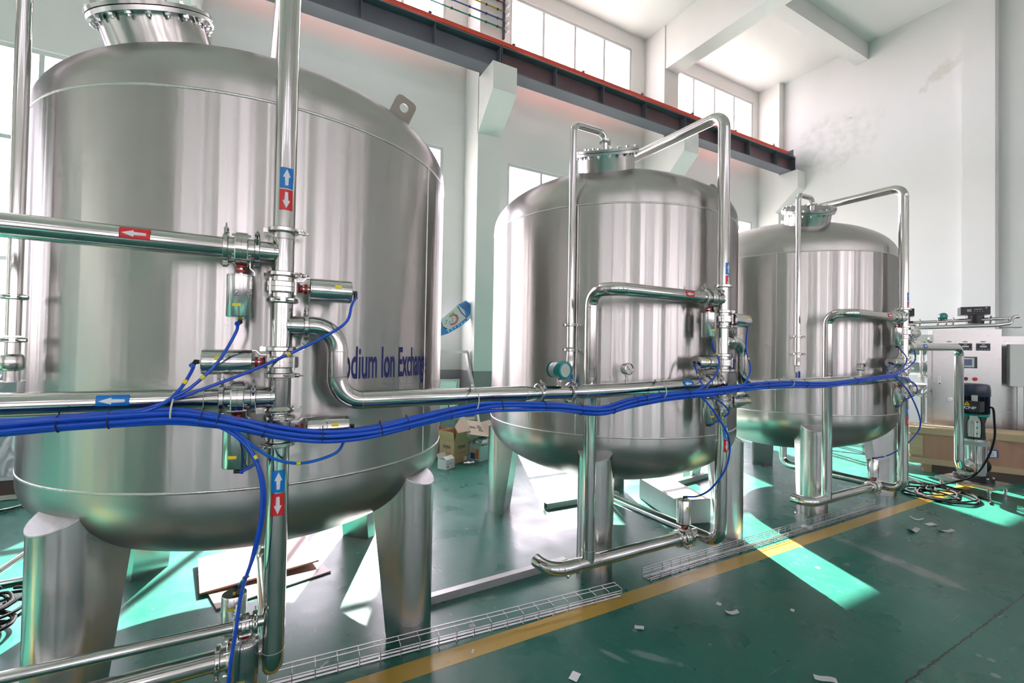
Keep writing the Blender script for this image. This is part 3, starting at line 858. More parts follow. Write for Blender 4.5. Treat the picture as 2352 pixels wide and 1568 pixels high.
VALVES = {}
for i in range(3):
    rx, ry = TX[i]+RX, TY+RY
    who = WHO[i]
    nm = dict(nearest='the nearest tank', middle='the middle tank', farthest='the farthest tank')[who]
    # ---- riser from the floor elbow up and over into the tank crown
    t = thing('riser_pipe', 'tall polished steel riser pipe in front of %s, bending over its top' % nm, 'pipe', (rx, ry, 0), group='riser pipes')
    top_in = V((-RX, -RY, 0))
    d = top_in.normalized()
    pts = [(0, .0, Z_BLUE-.12), (0, 0, Z_TOP), (top_in.x, top_in.y, Z_TOP+.0), (top_in.x, top_in.y, ZU+SK+HB-.03)]
    MB().pipe(pts, PR, .105, 28).build('pipe', 'pipe_steel', t)
    MB().pipe([(0, 0, Z_BLUE-.05), (0, 0, Z_BOT), (-RX*1., -RY, Z_BOT), (-RX, -RY, ZL-SK-HB+.03)], PR*.999, [.105, .10], 28).build('drain_pipe', 'pipe_steel', t)
    for z in (Z_TOP-.105, Z_OUT+.095, Z_OUT-.095, Z_RED+.06, Z_BLUE+.075, Z_BOT+.105):
        ring_line(t, (0, 0, z), (0, 0, 1), PR)
    ring_line(t, d*.105+V((0, 0, Z_TOP)), d, PR)
    ring_line(t, V((0, .115, Z_BOT)), (0, 1, 0), PR)
    # tees: branch stubs to -x (red, blue), +x (outlet), header tee at the bottom
    for z, sx, ln_ in ((Z_RED, -1, .10), (Z_BLUE, -1, .10), (Z_OUT, 1, .095)):
        MB().cyl((sx*.02, 0, z), (sx*ln_, 0, z), PR*.995, n=28).build('tee_branch', 'pipe_steel', t)
        MB().rev((sx*PR*.70, 0, z), (sx, 0, 0), [(PR+.004, -.004), (PR+.003, 0), (PR-.001, .008)], 28).build('weld_joint', 'pipe_steel', t)
    MB().cyl((0, .201, Z_BOT), (-.10, .201, Z_BOT), PR*.995, n=28).build('tee_branch', 'pipe_steel', t)
    clamp_parts(t, (0, 0, 2.163), (0, 0, 1), PR, {0: 1.25, 1: 1.6, 2: 1.6}[i])
    cl = MB().rev((0, 0, Z_UN), (0, 0, 1), [(PR, -.014), (PR+.008, -.012), (PR+.015, 0), (PR+.008, .012), (PR, .014)], 28)
    for s in (1, -1): cl.box((s*(PR+.028), 0, 0+Z_UN), (.034, .022, .026)); cl.rev((s*(PR+.03), -.011, Z_UN), (0, -1, 0), [(.010, 0), (.010, .004), (.005, .004), (.005, .001), (1e-5, .001)], 12)
    cl.build('union', 'clamp_steel', t)
    fc = V((.10, -1, 0))
    z0 = [2.285, 2.19, 2.19][i]
    sticker(t, (0, 0, z0+.118-.02), (0, 0, 1), fc, PR, 'blue', 1, L_=.088)
    sticker(t, (0, 0, z0+.025-.02), (0, 0, 1), fc, PR, 'red', -1, L_=.088)
    z1 = [1.095, 1.09, 1.09][i]
    fc2 = V((.04, -1, 0))
    sticker(t, (0, 0, z1), (0, 0, 1), fc2, PR, 'blue', 1, L_=.092)
    sticker(t, (0, 0, z1-.098), (0, 0, 1), fc2, PR, 'red', -1, L_=.092)
    # ---- valves
    hx = {0: None}
    num = dict(nearest='', middle='', farthest='')
    VALVES[i, 1] = valve('pneumatic_valve', 'valve in the upper riser of %s, actuator to the right' % nm, (rx, ry, Z_V1), (0, 0, 1), (1, 0, 0), digit='1' if i == 0 else None, hose_dir=(0, 0, -1), roll=.5)
    VALVES[i, 2] = valve('pneumatic_valve', 'valve on the red-arrow branch of %s, actuator hanging down' % nm, (rx-.155, ry, Z_RED), (1, 0, 0), (0, 0, -1), digit='2' if i == 0 else None, mark=[-.85, .1, .1][i], hose_dir=(-.3, -.8, -.3) if i == 0 else (.9, -.3, 0), roll=.2)
    VALVES[i, 3] = valve('pneumatic_valve', 'lower riser valve of %s, actuator to the right below the pipe run' % nm, (rx, ry, Z_V3), (0, 0, 1), (1, 0, 0), digit='3' if i == 0 else None, hose_dir=(0, 0, -1) if i == 0 else (0, -.2, 1), roll=-.4)
    VALVES[i, 4] = valve('pneumatic_valve', 'middle riser valve of %s, actuator to the left' % nm, (rx, ry, Z_V4), (0, 0, 1), (-1, 0, 0), digit='4' if i == 0 else None, hose_dir=(-.4, -.6, -.6), roll=1.1)
    VALVES[i, 5] = valve('pneumatic_valve', 'valve on the blue-arrow branch of %s, actuator hanging behind the hoses' % nm, (rx-.155, ry, Z_BLUE), (1, 0, 0), (0, 0, -1), mark=[None, .1, .1][i], hose_dir=(.9, -.3, 0), roll=.2)
    VALVES[i, 6] = valve('pneumatic_valve', 'floor-level header valve of %s, actuator standing upright' % nm, (rx-.155, ry+.201, Z_BOT), (1, 0, 0), (0, 0, 1), hose_dir=(.8, -.5, 0) if i else (.6, .3, .2), roll=2.2)
    # ---- vent pipe from the manhole lid
    vx, vy = TX[i]+VX, TY+VY
    nz = V((MH_R*math.cos(MH_AZ), MH_R*math.sin(MH_AZ), MH_Z))+V((math.cos(MH_AZ)*math.cos(MH_T), math.sin(MH_AZ)*math.cos(MH_T), -math.sin(MH_T)))*.13
    t = thing('vent_pipe', 'thin polished vent pipe dropping from the lid of %s' % nm, 'pipe', (vx, vy, 0), group='vent pipes')
    nz = nz-V((VX, VY, 0))
    vr = .0255
    MB().pipe([(nz.x, nz.y, nz.z), (nz.x, nz.y, 3.372), (0, 0, 3.345), (0, 0, 1.69)], vr, .062, 20).build('pipe', 'pipe_steel', t)
    clamp_parts(t, (nz.x, nz.y, 3.305), (0, 0, 1), vr, 2.2)
    clamp_parts(t, (0, 0, 1.855), (0, 0, 1), vr, .3)
    clamp_parts(t, (0, 0, 1.672), (0, 0, 1), vr, .3)
    MB().rev((0, 0, 1.612), (0, 0, -1), [(vr, -.05), (vr, 0), (.034, .004), (.040, .012), (.040, .06), (.034, .068), (.027, .072), (.027, .112), (.045, .114), (.045, .118), (1e-5, .118)] if i == 0 else [(vr, -.05), (vr, 0), (.028, .004), (.028, .06), (.017, .068), (.017, .13), (1e-5, .13)], 24).build('end_valve', 'clamp_steel', t)
    if i:
        MB().box((.0, -.02, 1.44), (.018, .012, .10)).build('lever', 'blue_hose', t)
    # clip holding it to the shell
    dv = V((-VX, -VY, 0)).normalized(); gap = math.hypot(VX, VY)-R
    MB().cyl(dv*vr, dv*(gap+.01), .009, n=10).build('support_rod', 'clamp_steel', t)

# ---- red-arrow branches with double elbow down to the floor headers
for i in range(3):
    rx, ry = TX[i]+RX, TY+RY
    nm = 'the %s tank' % WHO[i]
    dxr = TX[i]-1.032 - rx                 # downcomer relative to the riser
    if i == 0:
        t = thing('branch_pipe', 'horizontal pipe with a red arrow sticker in front of the nearest tank', 'pipe', (rx, ry, Z_RED))
        MB().pipe([(-.21, 0, 0), (-1.6, 0, 0)], PR, .1, 28).build('pipe', 'pipe_steel', t)
        sticker(t, (-.497, 0, .004), (1, 0, 0), (-.15, -1, .15), PR, 'red', -1, L_=.092, half=.52)
        flat_text('589', .020, Matrix(((1, 0, 0, -.655), (0, .55, -.835, -.0372), (0, .835, .55, -.0245), (0, 0, 0, 1))), 'ink', 'pen_mark', t)
        t = thing('branch_pipe', 'horizontal pipe with a blue arrow sticker at the left, above the hoses', 'pipe', (rx, ry, Z_BLUE))
        MB().pipe([(-.21, 0, 0), (-1.6, 0, 0)], PR, .1, 28).build('pipe', 'pipe_steel', t)
        sticker(t, (-.545, 0, .004), (1, 0, 0), (-.15, -1, .1), PR, 'blue', -1, L_=.095, half=.52)
        ring_line(t, (-.27, 0, 0), (1, 0, 0), PR)
        # bottom pipes of the nearest tank
        t = thing('header_pipe', 'thick polished header pipe near the floor at the bottom left', 'pipe', (rx, ry+.201, Z_BOT))
        MB().pipe([(-.21, 0, 0), (-1.5, 0, 0)], PR, .1, 28).build('pipe', 'pipe_steel', t)
        t = thing('bypass_pipe', 'thin polished pipe crossing the front leg of the nearest tank', 'pipe', (rx, ry, .505))
        MB().pipe([(-.02, 0, 0), (-.06, 0, 0)], .021, .1, 20).build('stub', 'pipe_steel', t)
        MB().pipe([(-.15, 0, 0), (-1.5, 0, .03)], .0215, .1, 20).build('pipe', 'pipe_steel', t)
        continue
    t = thing('downcomer_pipe', 'red-arrow pipe bending down in front of %s to the floor' % nm, 'pipe', (rx, ry, 0), group='downcomer pipes')
    MB().pipe([(-.21, 0, Z_RED), (dxr, 0, Z_RED), (dxr, .201, Z_RED), (dxr, .201, Z_BOT)], PR, [.105, .105], 28).build('pipe', 'pipe_steel', t)
    ring_line(t, (dxr+.11, 0, Z_RED), (1, 0, 0), PR); ring_line(t, (dxr, .201, Z_RED-.11), (0, 0, 1), PR)
    ring_line(t, (dxr, .201, Z_BOT+.085), (0, 0, 1), PR)
    sticker(t, (-.40, 0, Z_RED+.004), (1, 0, 0), (-.35, -1, .1), PR, 'red', -1, L_=.085, half=.52)
    if i:
        MB().pipe([(-.21, .201, Z_BOT), (dxr-.29, .201, Z_BOT), (dxr-.30, .36, Z_BOT+.01)], PR, .12, 28).build('header_pipe', 'pipe_steel', t)
        for x in (dxr+.085, dxr-.085): ring_line(t, (x, .201, Z_BOT), (1, 0, 0), PR)
        ring_line(t, (dxr-.20, .204, Z_BOT), (1, .1, 0), PR)
    else:
        MB().pipe([(-.21, .201, Z_BOT), (dxr-.0, .201, Z_BOT), (dxr-.24, .43, Z_BOT+.01)], PR, .16, 28).build('header_pipe', 'pipe_steel', t)
# ---- runs from one tank's outlet to the next tank's blue branch
for i in range(2):
    rx, ry = TX[i]+RX, TY+RY
    x2 = TX[i+1]+RX-rx-.21
    t = thing('connecting_pipe', 'pipe run with a swan-neck from the %s tank to the %s tank' % (WHO[i], WHO[i+1]), 'pipe', (rx, ry, 0), group='pipe runs between tanks')
    clamp_parts(t, (.095, 0, Z_OUT), (1, 0, 0), PR, .1)
    zr = 1.421
    xf0, xf1 = 1.386-.066, 1.605-.066
    if i == 0:
        MB().pipe([(.095, 0, Z_OUT), (.232, 0, Z_OUT), (.232, 0, zr), (xf0-.10, 0, zr)], PR, .107, 28).build('pipe', 'pipe_steel', t)
        MB().rev((xf0-.102, 0, zr), (1, 0, 0), [(PR, 0), (PR, .01), (PR-.008, .05), (PR-.008, .10)], 28).build('reducer', 'pipe_steel', t)
        MB().rev((xf1, 0, zr), (1, 0, 0), [(PR-.008, 0), (PR-.008, .05), (PR, .09), (PR, .10)], 28).build('reducer', 'pipe_steel', t)
        MB().pipe([(xf1+.095, 0, zr), (xf1+.4, 0, zr+.004), (x2+.02, 0, Z_BLUE)], PR, .1, 28).build('pipe', 'pipe_steel', t)
        for x in (xf0-.10, xf1+.10, .232+.11): ring_line(t, (x, 0, zr), (1, 0, 0), PR)
        clamp_parts(t, (xf0, 0, zr), (1, 0, 0), PR-.006, .6)
        clamp_parts(t, (xf1, 0, zr), (1, 0, 0), PR-.006, .6)
    else:
        MB().pipe([(.095, 0, Z_OUT), (.232, 0, Z_OUT), (.232, 0, zr), (x2-.3, 0, zr+.01), (x2+.02, 0, Z_BLUE)], PR, [.107, .107, .1], 28).build('pipe', 'pipe_steel', t)
        ring_line(t, (.232+.11, 0, zr), (1, 0, 0), PR)
    ring_line(t, (.232, 0, Z_OUT-.11), (0, 0, 1), PR); ring_line(t, (.232, 0, zr+.11), (0, 0, 1), PR)
    sticker(t, (x2-.20, 0, Z_BLUE+.002), (1, 0, 0), (-.35, -1, .1), PR, 'blue', -1, L_=.085, half=.52)
# magnetic flow meter in the first run
fx = 1.53
t = thing('flow_meter', 'flow transmitter with a teal head on the pipe between the nearest tanks', 'flow meter', (fx, TY+RY, 1.421))
MB().rev((-.134, 0, 0), (1, 0, 0), [(PR-.008, 0), (PR-.001, .002), (PR-.001, .195), (PR-.008, .197)], 28).build('sensor_body', 'pipe_steel', t)
MB().rev((0, 0, .030), (0, 0, 1), [(.012, 0), (.012, .025), (.017, .03), (.017, .045), (.011, .05), (.011, .085)], 16).build('stem', 'clamp_steel', t)
ax = V((.10, -1, 0)).normalized(); hc = V((-.005, 0, .132))
MB().rev(hc-ax*.06, ax, [(1e-5, 0), (.030, 0), (.044, .010), (.046, .02), (.046, .062)], 28).build('housing', 'grey_paint', t)
MB().rev(hc-ax*.06, ax, [(.047, -.003), (.030, -.010), (1e-5, -.010)], 28).build('rear_cover', 'teal_paint', t)
hd = MB().rev(hc+ax*.002, ax, [(.046, 0), (.052, .002), (.054, .01), (.054, .050), (.050, .056), (.040, .057), (.040, .050)], 30).build('front_cover', 'teal_paint', t)
MB().rev(hc+ax*.002, ax, [(.040, .050), (1e-5, .0501)], 28).build('display_glass', 'glass_face', hd)
Mx = frame(hc+ax*.0535, ax, (0, 0, 1))
for z, wd in ((.008, .030), (-.010, .026)):
    MB().box((z, 0, 0), (.008, wd, .002), M=Mx).build('display_text', 'lcd', hd, smooth=False)
MB().rev(hc-ax*.02+V((0, -.03, .036)), (0, -.5, .8), [(.012, 0), (.012, .014), (1e-5, .016)], 12).build('cable_gland', 'grey_paint', t)
# pressure gauges
for i, gx, lb in ((1, 2.047, 'round pressure gauge on the pipe in front of the middle tank'), (2, 5.01, 'round pressure gauge on the pipe in front of the farthest tank')):
    t = thing('pressure_gauge', lb, 'gauge', (gx, TY+RY, 1.425+PR*.9), group='pressure gauges')
    MB().rev((0, 0, 0), (0, 0, 1), [(.012, 0), (.012, .02), (.008, .022), (.008, .045), (.012, .048), (.012, .058)], 14).build('stem', 'clamp_steel', t)
    ax = V((.02, -1, 0)).normalized(); c = V((0, 0, .092))
    MB().rev(c-ax*.022, ax, [(1e-5, 0), (.032, 0), (.036, .004), (.036, .04), (.038, .041), (.038, .048), (.034, .050), (.034, .044)], 28).build('case', 'clamp_steel', t)
    dl = MB().rev(c-ax*.022, ax, [(.034, .0435), (1e-5, .0436)], 28).build('dial', 'dial_white', t)
    Mx = frame(c+ax*.0225, ax, (0, 0, 1))
    MB().box((.006, .004, 0), (.034, .002, .001), rz=.7, M=Mx).build('needle', 'ink', dl, smooth=False)
    sc_ = MB()
    for k in range(11):
        a = math.radians(-135+27*k); sc_.box((.027*math.cos(a), .027*math.sin(a), -.0004), (.006, .0012, .0006), rz=a, M=Mx)
    sc_.build('scale_marks', 'ink', dl, smooth=False)
# small bypass valve with its wrapped actuator, nearest tank
rx, ry = TX[0]+RX, TY+RY
t = valve('pneumatic_valve', 'small valve on the thin pipe, actuator wrapped in clear film', (rx-.105, ry, .505), (1, 0, 0), (0, 0, -1), scale=.62, hose_dir=(-.8, -.3, .3), a_len=.31, a_r=.050)
VALVES[0, 7] = t
mb = MB(); MB.caps = False
random.seed(5)
prof = [(.030, -.045)]+[(.0545+random.uniform(-.002, .003), -.062-.022*k) for k in range(9)]+[(.045, -.268)]
mb.lathe(prof, 26); MB.caps = True
mb.v = [(x+random.uniform(-.0022, .0022), y+random.uniform(-.0022, .0022), z) for x, y, z in mb.v]
mb.build('plastic_film', 'clear_film', t, ang=180)

# outlet of the farthest tank to the booster pump
rx, ry = TX[2]+RX, TY+RY
px_ = 7.36-rx
t = thing('pump_pipe', 'pipe with a blue arrow from the farthest tank bending down to the pump', 'pipe', (rx, ry, 0))
clamp_parts(t, (.105, 0, Z_OUT+.015), (1, 0, 0), PR+.012, .4)
MB().pipe([(.09, 0, Z_OUT+.015), (px_, 0, Z_OUT+.03), (px_, 0, .36), (px_+.25, -.02, .30)], PR, [.11, .11], 28).build('pipe', 'pipe_steel', t)
sticker(t, (.42, 0, Z_OUT+.02), (1, 0, 0), (-.8, -.6, .1), PR, 'blue', -1, L_=.10, half=.5)

# ================================================================== HOSES
BUNDLE = [(-.807, 1.384), (-.748, 1.387), (-.645, 1.388), (-.475, 1.392), (-.287, 1.397), (-.178, 1.379), (-.061, 1.346), (.063, 1.309), (.231, 1.282), (.432, 1.285), (.632, 1.315), (.875, 1.356), (1.095, 1.372), (1.451, 1.349), (1.764, 1.311), (2.005, 1.350), (2.347, 1.384), (2.778, 1.394), (3.067, 1.413), (3.609, 1.43), (4.243, 1.416), (4.996, 1.449), (5.519, 1.475)]
HY = 2.105
path = smooth_path([V((x, HY, z)) for x, z in BUNDLE], 8)
t = thing('hose_bundle', 'bundle of blue air hoses strapped along the pipes in front of all three tanks', 'hose bundle', (0, HY, 1.35))
org = V((0, HY, 1.35))
hr = .0094
offs = [(0, 0)]+[(math.cos(k*PI/3+.3), math.sin(k*PI/3+.3)) for k in range(6)]
random.seed(3)
for j, (a, b_) in enumerate(offs):
    end = len(path) if j in (0, 2, 4, 5) else (int(len(path)*.83) if j in (1,) else int(len(path)*.78))
    pts = []
    ph = random.uniform(0, 6)
    for k in range(end):
        p = path[k]; tn = (path[min(k+1, len(path)-1)]-path[max(k-1, 0)]).normalized()
        upv = V((0, 0, 1)); upv = (upv-tn*upv.dot(tn)).normalized(); sd_ = tn.cross(upv)
        tw = .35*math.sin(k*.06); ca, sa = math.cos(tw), math.sin(tw)
        u, v = a*ca-b_*sa, a*sa+b_*ca
        sp = hr*2.05*(1+.18*math.sin(k*.21+ph))*(1 if p.x < 3 else .9)
        pts.append(p-org+sd_*(u*sp)+upv*(v*sp*1.12))
    MB().tube(pts, hr, 8).build('hose', 'blue_hose', t)
def loop(c, tn, rr, r_, m_, nm, parent, flat=1.0):
    tn = V(tn).normalized(); upv = V((0, 0, 1)); upv = (upv-tn*upv.dot(tn)).normalized(); sd_ = tn.cross(upv)
    pts = [V(c)+sd_*(rr*math.cos(2*PI*k/20))+upv*(rr*flat*math.sin(2*PI*k/20)) for k in range(20)]
    mb = MB().tube(pts, r_, 6, closed=True)
    mb.bar(V(c)+upv*rr*flat-sd_*.004, V(c)+upv*(rr*flat+.012)-sd_*.010, .004, .004)
    return mb.build(nm, m_, parent)
for x in (-.607, -.478, -.199, -.149, .02, .24, .489, .594, .805, 1.094, 1.345, 1.604, 1.865, 2.033, 2.114, 2.243, 2.491, 2.838, 3.031, 3.365, 3.913, 4.68):
    k = min(range(len(path)), key=lambda q: abs(path[q].x-x))
    loop(path[k]-org, path[min(k+1, len(path)-1)]-path[k-1], .0275 if x < 3 else .024, .0022, 'black_plastic', 'cable_tie', t, 1.06)
for x, lb in ((-.294, 'white cable tie holding the hoses to the pipe by the nearest tank'), (.952, 'white cable tie round pipe and hoses between nearest and middle tanks'), (2.27, 'white cable tie round pipe and hoses before the middle tank valves'), (3.69, 'white cable tie round pipe and hoses between middle and farthest tanks')):
    k = min(range(len(path)), key=lambda q: abs(path[q].x-x))
    zc = (path[k].z-.03+1.425+PR+.006)/2; hh = (1.425+PR+.006-path[k].z+.03)/2
    mb = MB(); pts = []
    for q in range(24):
        a = 2*PI*q/24
        pts.append((x+.004*math.sin(a), 2.155+.088*math.cos(a)*(1 if math.cos(a) < 0 else 1), zc+hh*math.sin(a)))
    mb.tube(pts, .0032, 6, closed=True); mb.box((x, 2.16, zc+hh+.004), (.014, .016, .012))
    tag(mb.build('cable_tie', 'white_tie'), lb, 'cable tie', 'white cable ties on the pipe runs')
HB_ = {
 (0, 1): [(.347, 1.855), (.318, 1.777), (.222, 1.704), (.056, 1.613), (-.095, 1.54), (-.236, 1.481), (-.295, 1.458), (-.42, 1.415), (-.59, 1.405)],
 (0, 2): [(-.100, 1.714), (-.156, 1.597), (-.236, 1.505), (-.295, 1.465), (-.378, 1.42), (-.53, 1.404)],
 (0, 4): [(-.237, 1.578), (-.254, 1.529), (-.284, 1.481), (-.329, 1.441), (-.47, 1.404)],
 (0, 3): [(.331, 1.247), (.286, 1.203), (.165, 1.174), (.066, 1.195), (-.013, 1.249), (-.083, 1.321), (-.164, 1.373), (-.288, 1.393)],
 (0, 5): [(-.027, 1.174), (-.009, 1.197), (-.029, 1.236), (-.060, 1.292), (-.135, 1.359), (-.248, 1.391)],
 (1, 1): [(3.201, 1.706), (3.188, 1.543), (3.092, 1.432), (2.968, 1.411), (2.778, 1.394)],
 (1, 2): [(2.819, 1.700), (2.83, 1.608), (2.777, 1.501), (2.642, 1.428), (2.47, 1.389)],
 (1, 4): [(2.659, 1.502), (2.651, 1.442), (2.555, 1.392)],
 (1, 5): [(2.875, 1.181), (2.931, 1.233), (2.911, 1.281), (2.779, 1.354), (2.598, 1.391)],
 (1, 3): [(3.19, 1.382), (3.067, 1.411)],
 (2, 1): [(6.024, 1.752), (5.903, 1.614), (5.473, 1.476), (4.996, 1.449)],
 (2, 2): [(5.706, 1.733), (5.736, 1.636), (5.565, 1.527), (5.25, 1.462)],
 (2, 4): [(5.409, 1.536), (5.445, 1.476), (5.163, 1.454)],
 (2, 3): [(5.945, 1.398), (5.755, 1.445), (5.445, 1.467)],
 (2, 5): [(5.806, 1.214), (5.956, 1.285), (5.904, 1.389), (5.519, 1.466)],
}
def air_hose(pts, label, mk=None, m_='blue_hose', r=.0063, join=True):
    P = [V(p) for p in pts]
    t = thing('air_hose', label, 'hose', P[0], group='single blue air hoses to the actuators')
    o = P[0]
    sp = smooth_path([p-o for p in P], 9)
    MB().tube(sp, r, 8).build('hose', m_, t)
    if mk:
        k = max(1, min(len(sp)-2, int(len(sp)*mk)))
        dd = (sp[k+1]-sp[k-1]).normalized()
        MB().cyl(sp[k]-dd*.008, sp[k]+dd*.008, r*1.25, n=10).build('marker_sleeve', 'yellow_label', t)['label'] = 'yellow marker sleeve'
    return t
names_v = {1: 'upper right actuator', 2: 'hanging red-branch actuator', 3: 'lower right actuator', 4: 'left-pointing actuator', 5: 'hanging blue-branch actuator', 6: 'floor-level actuator'}
for (i, k), L_ in HB_.items():
    e = V(VALVES[i, k]['hose_end'])
    y0 = e.y
    pts = [e]
    n_ = len(L_)
    for j, (x, z) in enumerate(L_):
        f_ = min(1, (j+1)/2.0)
        pts.append((x, y0+(HY-y0)*f_ if j < 2 else HY+(.0 if k % 2 else -.006), z))
    air_hose(pts, 'blue air hose from the %s of the %s tank' % (names_v[k], WHO[i]), mk=[.42, .30, .45][i] if k != 3 else .4, m_='light_blue_hose' if (i, k) == (0, 3) else 'blue_hose')
# long drops to the floor-level valves
D6 = {0: [(-.288, HY, 1.394), (-.192, HY, 1.371), (-.09, HY, 1.308), (-.025, HY, 1.216), (.006, HY, 1.107), (.008, HY, .983), (-.012, HY+.01, .848), (-.035, 2.16, .729), (-.055, 2.26, .66)],
      1: [(2.555, HY, 1.386), (2.665, HY, 1.353), (2.827, HY, 1.209), (2.949, HY, 1.046), (2.937, HY+.01, .860), (2.90, 2.20, .690), (2.88, 2.30, .60)],
      2: [(5.473, HY, 1.471), (5.806, HY, 1.281), (6.05, HY, .976), (5.99, 2.16, .79), (5.86, 2.28, .63)]}
for i, L_ in D6.items():
    e = V(VALVES[i, 6]['hose_end'])
    air_hose(L_+[e], 'long blue air hose dropping to the floor-level actuator of the %s tank' % WHO[i], mk=.85 if i else None, r=.0068)
e = V(VALVES[0, 7]['hose_end'])
air_hose([(-.262, HY+.012, 1.388), (-.186, HY+.012, 1.368), (-.083, HY+.012, 1.30), (-.016, HY+.012, 1.205), (.015, HY+.012, 1.096), (.016, HY+.012, .98), (-.007, HY+.012, .842), (-.040, HY+.012, .733), (-.058, 2.115, .645), (-.070, 2.105, .53), (-.085, 2.10, .40), (-.09, 2.115, .26), e], 'blue air hose passing in front of the film-wrapped actuator', r=.0068)
loop_t = MB().tube([(-.040+.011*math.cos(a*PI/6), HY+.014+.011*math.sin(a*PI/6), .735) for a in range(12)], .002, 6, closed=True)
tag(loop_t.build('cable_tie', 'black_plastic'), 'small black cable tie joining the two hoses above the upright actuator', 'cable tie')

# ================================================================== FLOOR ITEMS
# wire-mesh cable trays
def tray(label, p0, p1, prof, step, wires):
    p0, p1 = V(p0), V(p1); d = p1-p0; ln_ = d.length; rz = math.atan2(d.y, d.x)
    t = thing('wire_tray', label, 'cable tray', p0, rz, group='wire-mesh cable trays on the floor')
    for (y, z) in wires:
        MB().cyl((0, y, z), (ln_, y, z), .0026, n=6).build('wire', 'galv', t)
    hoop = MB().tube([(0, y, z) for y, z in prof], .0024, 6).mesh('hoop', 'galv')
    k = int(ln_/step)
    for j in range(k+1):
        h_ = link('hoop', hoop, t); h_.location = (.004+j*(ln_-.008)/k, 0, 0)
    return t
tray('empty wire-mesh cable tray standing along the yellow line, the farther one', (2.505, 2.405, 0), (6.01, 2.402, 0), [(0, .052), (0, .006), (.005, .0026), (.080, .0026), (.085, .006), (.085, .066)], .1, [(0, .050), (0, .028), (.012, .007), (.032, .007), (.052, .007), (.072, .007), (.085, .028), (.085, .046), (.085, .064)])
tray('empty wire-mesh cable tray lying on its side at the bottom of the picture', (.05, 2.475, 0), (2.165, 2.333, 0), [(.085, .066), (.006, .066), (.002, .062), (.002, .006), (.006, .0026), (.060, .0026)], .104, [(.083, .070), (.045, .070), (.006, .052), (.006, .035), (.006, .017), (.03, .006), (.058, .006)])
# square steel tubes
def sq_tube(label, p0, p1, s_, m_='tube_grey', wall=.004):
    p0, p1 = V(p0), V(p1)
    t = thing('steel_tube', label, 'steel tube', p0)
    d = p1-p0; q = d.to_track_quat('X', 'Z').to_matrix().to_4x4()
    L_ = d.length; h_ = s_/2; g = h_-wall
    vs = []; fs = []
    for x in (0, L_):
        for r_ in (h_, g):
            vs += [(x, -r_, -r_), (x, r_, -r_), (x, r_, r_), (x, -r_, r_)]
    for k in range(4):
        k2 = (k+1) % 4
        fs += [(k, k2, 8+k2, 8+k), (4+k2, 4+k, 12+k, 12+k2), (k2, k, 4+k, 4+k2), (8+k, 8+k2, 12+k2, 12+k)]
    MB().add(vs, fs, q).build('tube', m_, t, smooth=False)
    return t
sq_tube('long grey square steel tube on the floor between the nearest and middle tanks', (.72, 2.855, .0265), (2.10, 2.905, .0265), .052)
sq_tube('pale square steel tube with an open end under the middle tank', (2.635, 4.01, .031), (3.60, 3.985, .031), .060, 'panel_grey')
sq_tube('short square steel tube on the floor behind the white block', (4.55, 3.99, .031), (5.25, 4.08, .031), .060, 'panel_grey')
# round tubes leaning at the far left
t = thing('steel_rod', 'polished round tube leaning beside the front leg at the left edge', 'steel tube', (-1.42, 3.95, .02))
MB().cyl((-.35, -.55, .0), (.28, .62, .36), .02, n=14).build('rod', 'pipe_steel', t)
t = thing('steel_rod', 'polished round tube lying on the floor at the left edge', 'steel tube', (-1.5, 4.35, .021))
MB().cyl((-.8, -.02, 0), (.55, .05, 0), .02, n=14).build('rod', 'pipe_steel', t)
# plates under the nearest tank
t = thing('board', 'thin reddish-brown sheet lying on the floor under the nearest tank', 'sheet', (-.19, 3.395, .002), math.radians(15.5))
MB().box((.33, .30, .006), (.72, .60, .010)).build('sheet', 'sheet_pale', t, smooth=False)
t = thing('board', 'second brown sheet resting on the first under the nearest tank', 'sheet', (-.33, 3.61, .016), math.radians(7))
MB().add([(0, 0, .0), (.74, 0, .03), (.74, .55, .05), (0, .55, .02), (0, 0, .012), (.74, 0, .042), (.74, .55, .062), (0, .55, .032)], [(3, 2, 1, 0), (4, 5, 6, 7), (0, 1, 5, 4), (1, 2, 6, 5), (2, 3, 7, 6), (3, 0, 4, 7)]).build('sheet', 'sheet_brown', t, smooth=False)
# white block under the middle tank
t = thing('foam_block', 'low white block on the floor under the middle tank', 'block', (3.556, 3.075, 0), math.radians(-17.3))
bm = bmesh.new(); bmesh.ops.create_cube(bm, size=1)
for v in bm.verts: v.co = ((v.co.x+.5)*.354, (v.co.y+.5)*.80, (v.co.z+.5)*.235)
bmesh.ops.bevel(bm, geom=bm.edges[:], offset=.008, segments=2, affect='EDGES')
me = bpy.data.meshes.new('block'); bm.to_mesh(me); bm.free(); me.materials.append(MATS['plinth_white']); link('block', me, t)
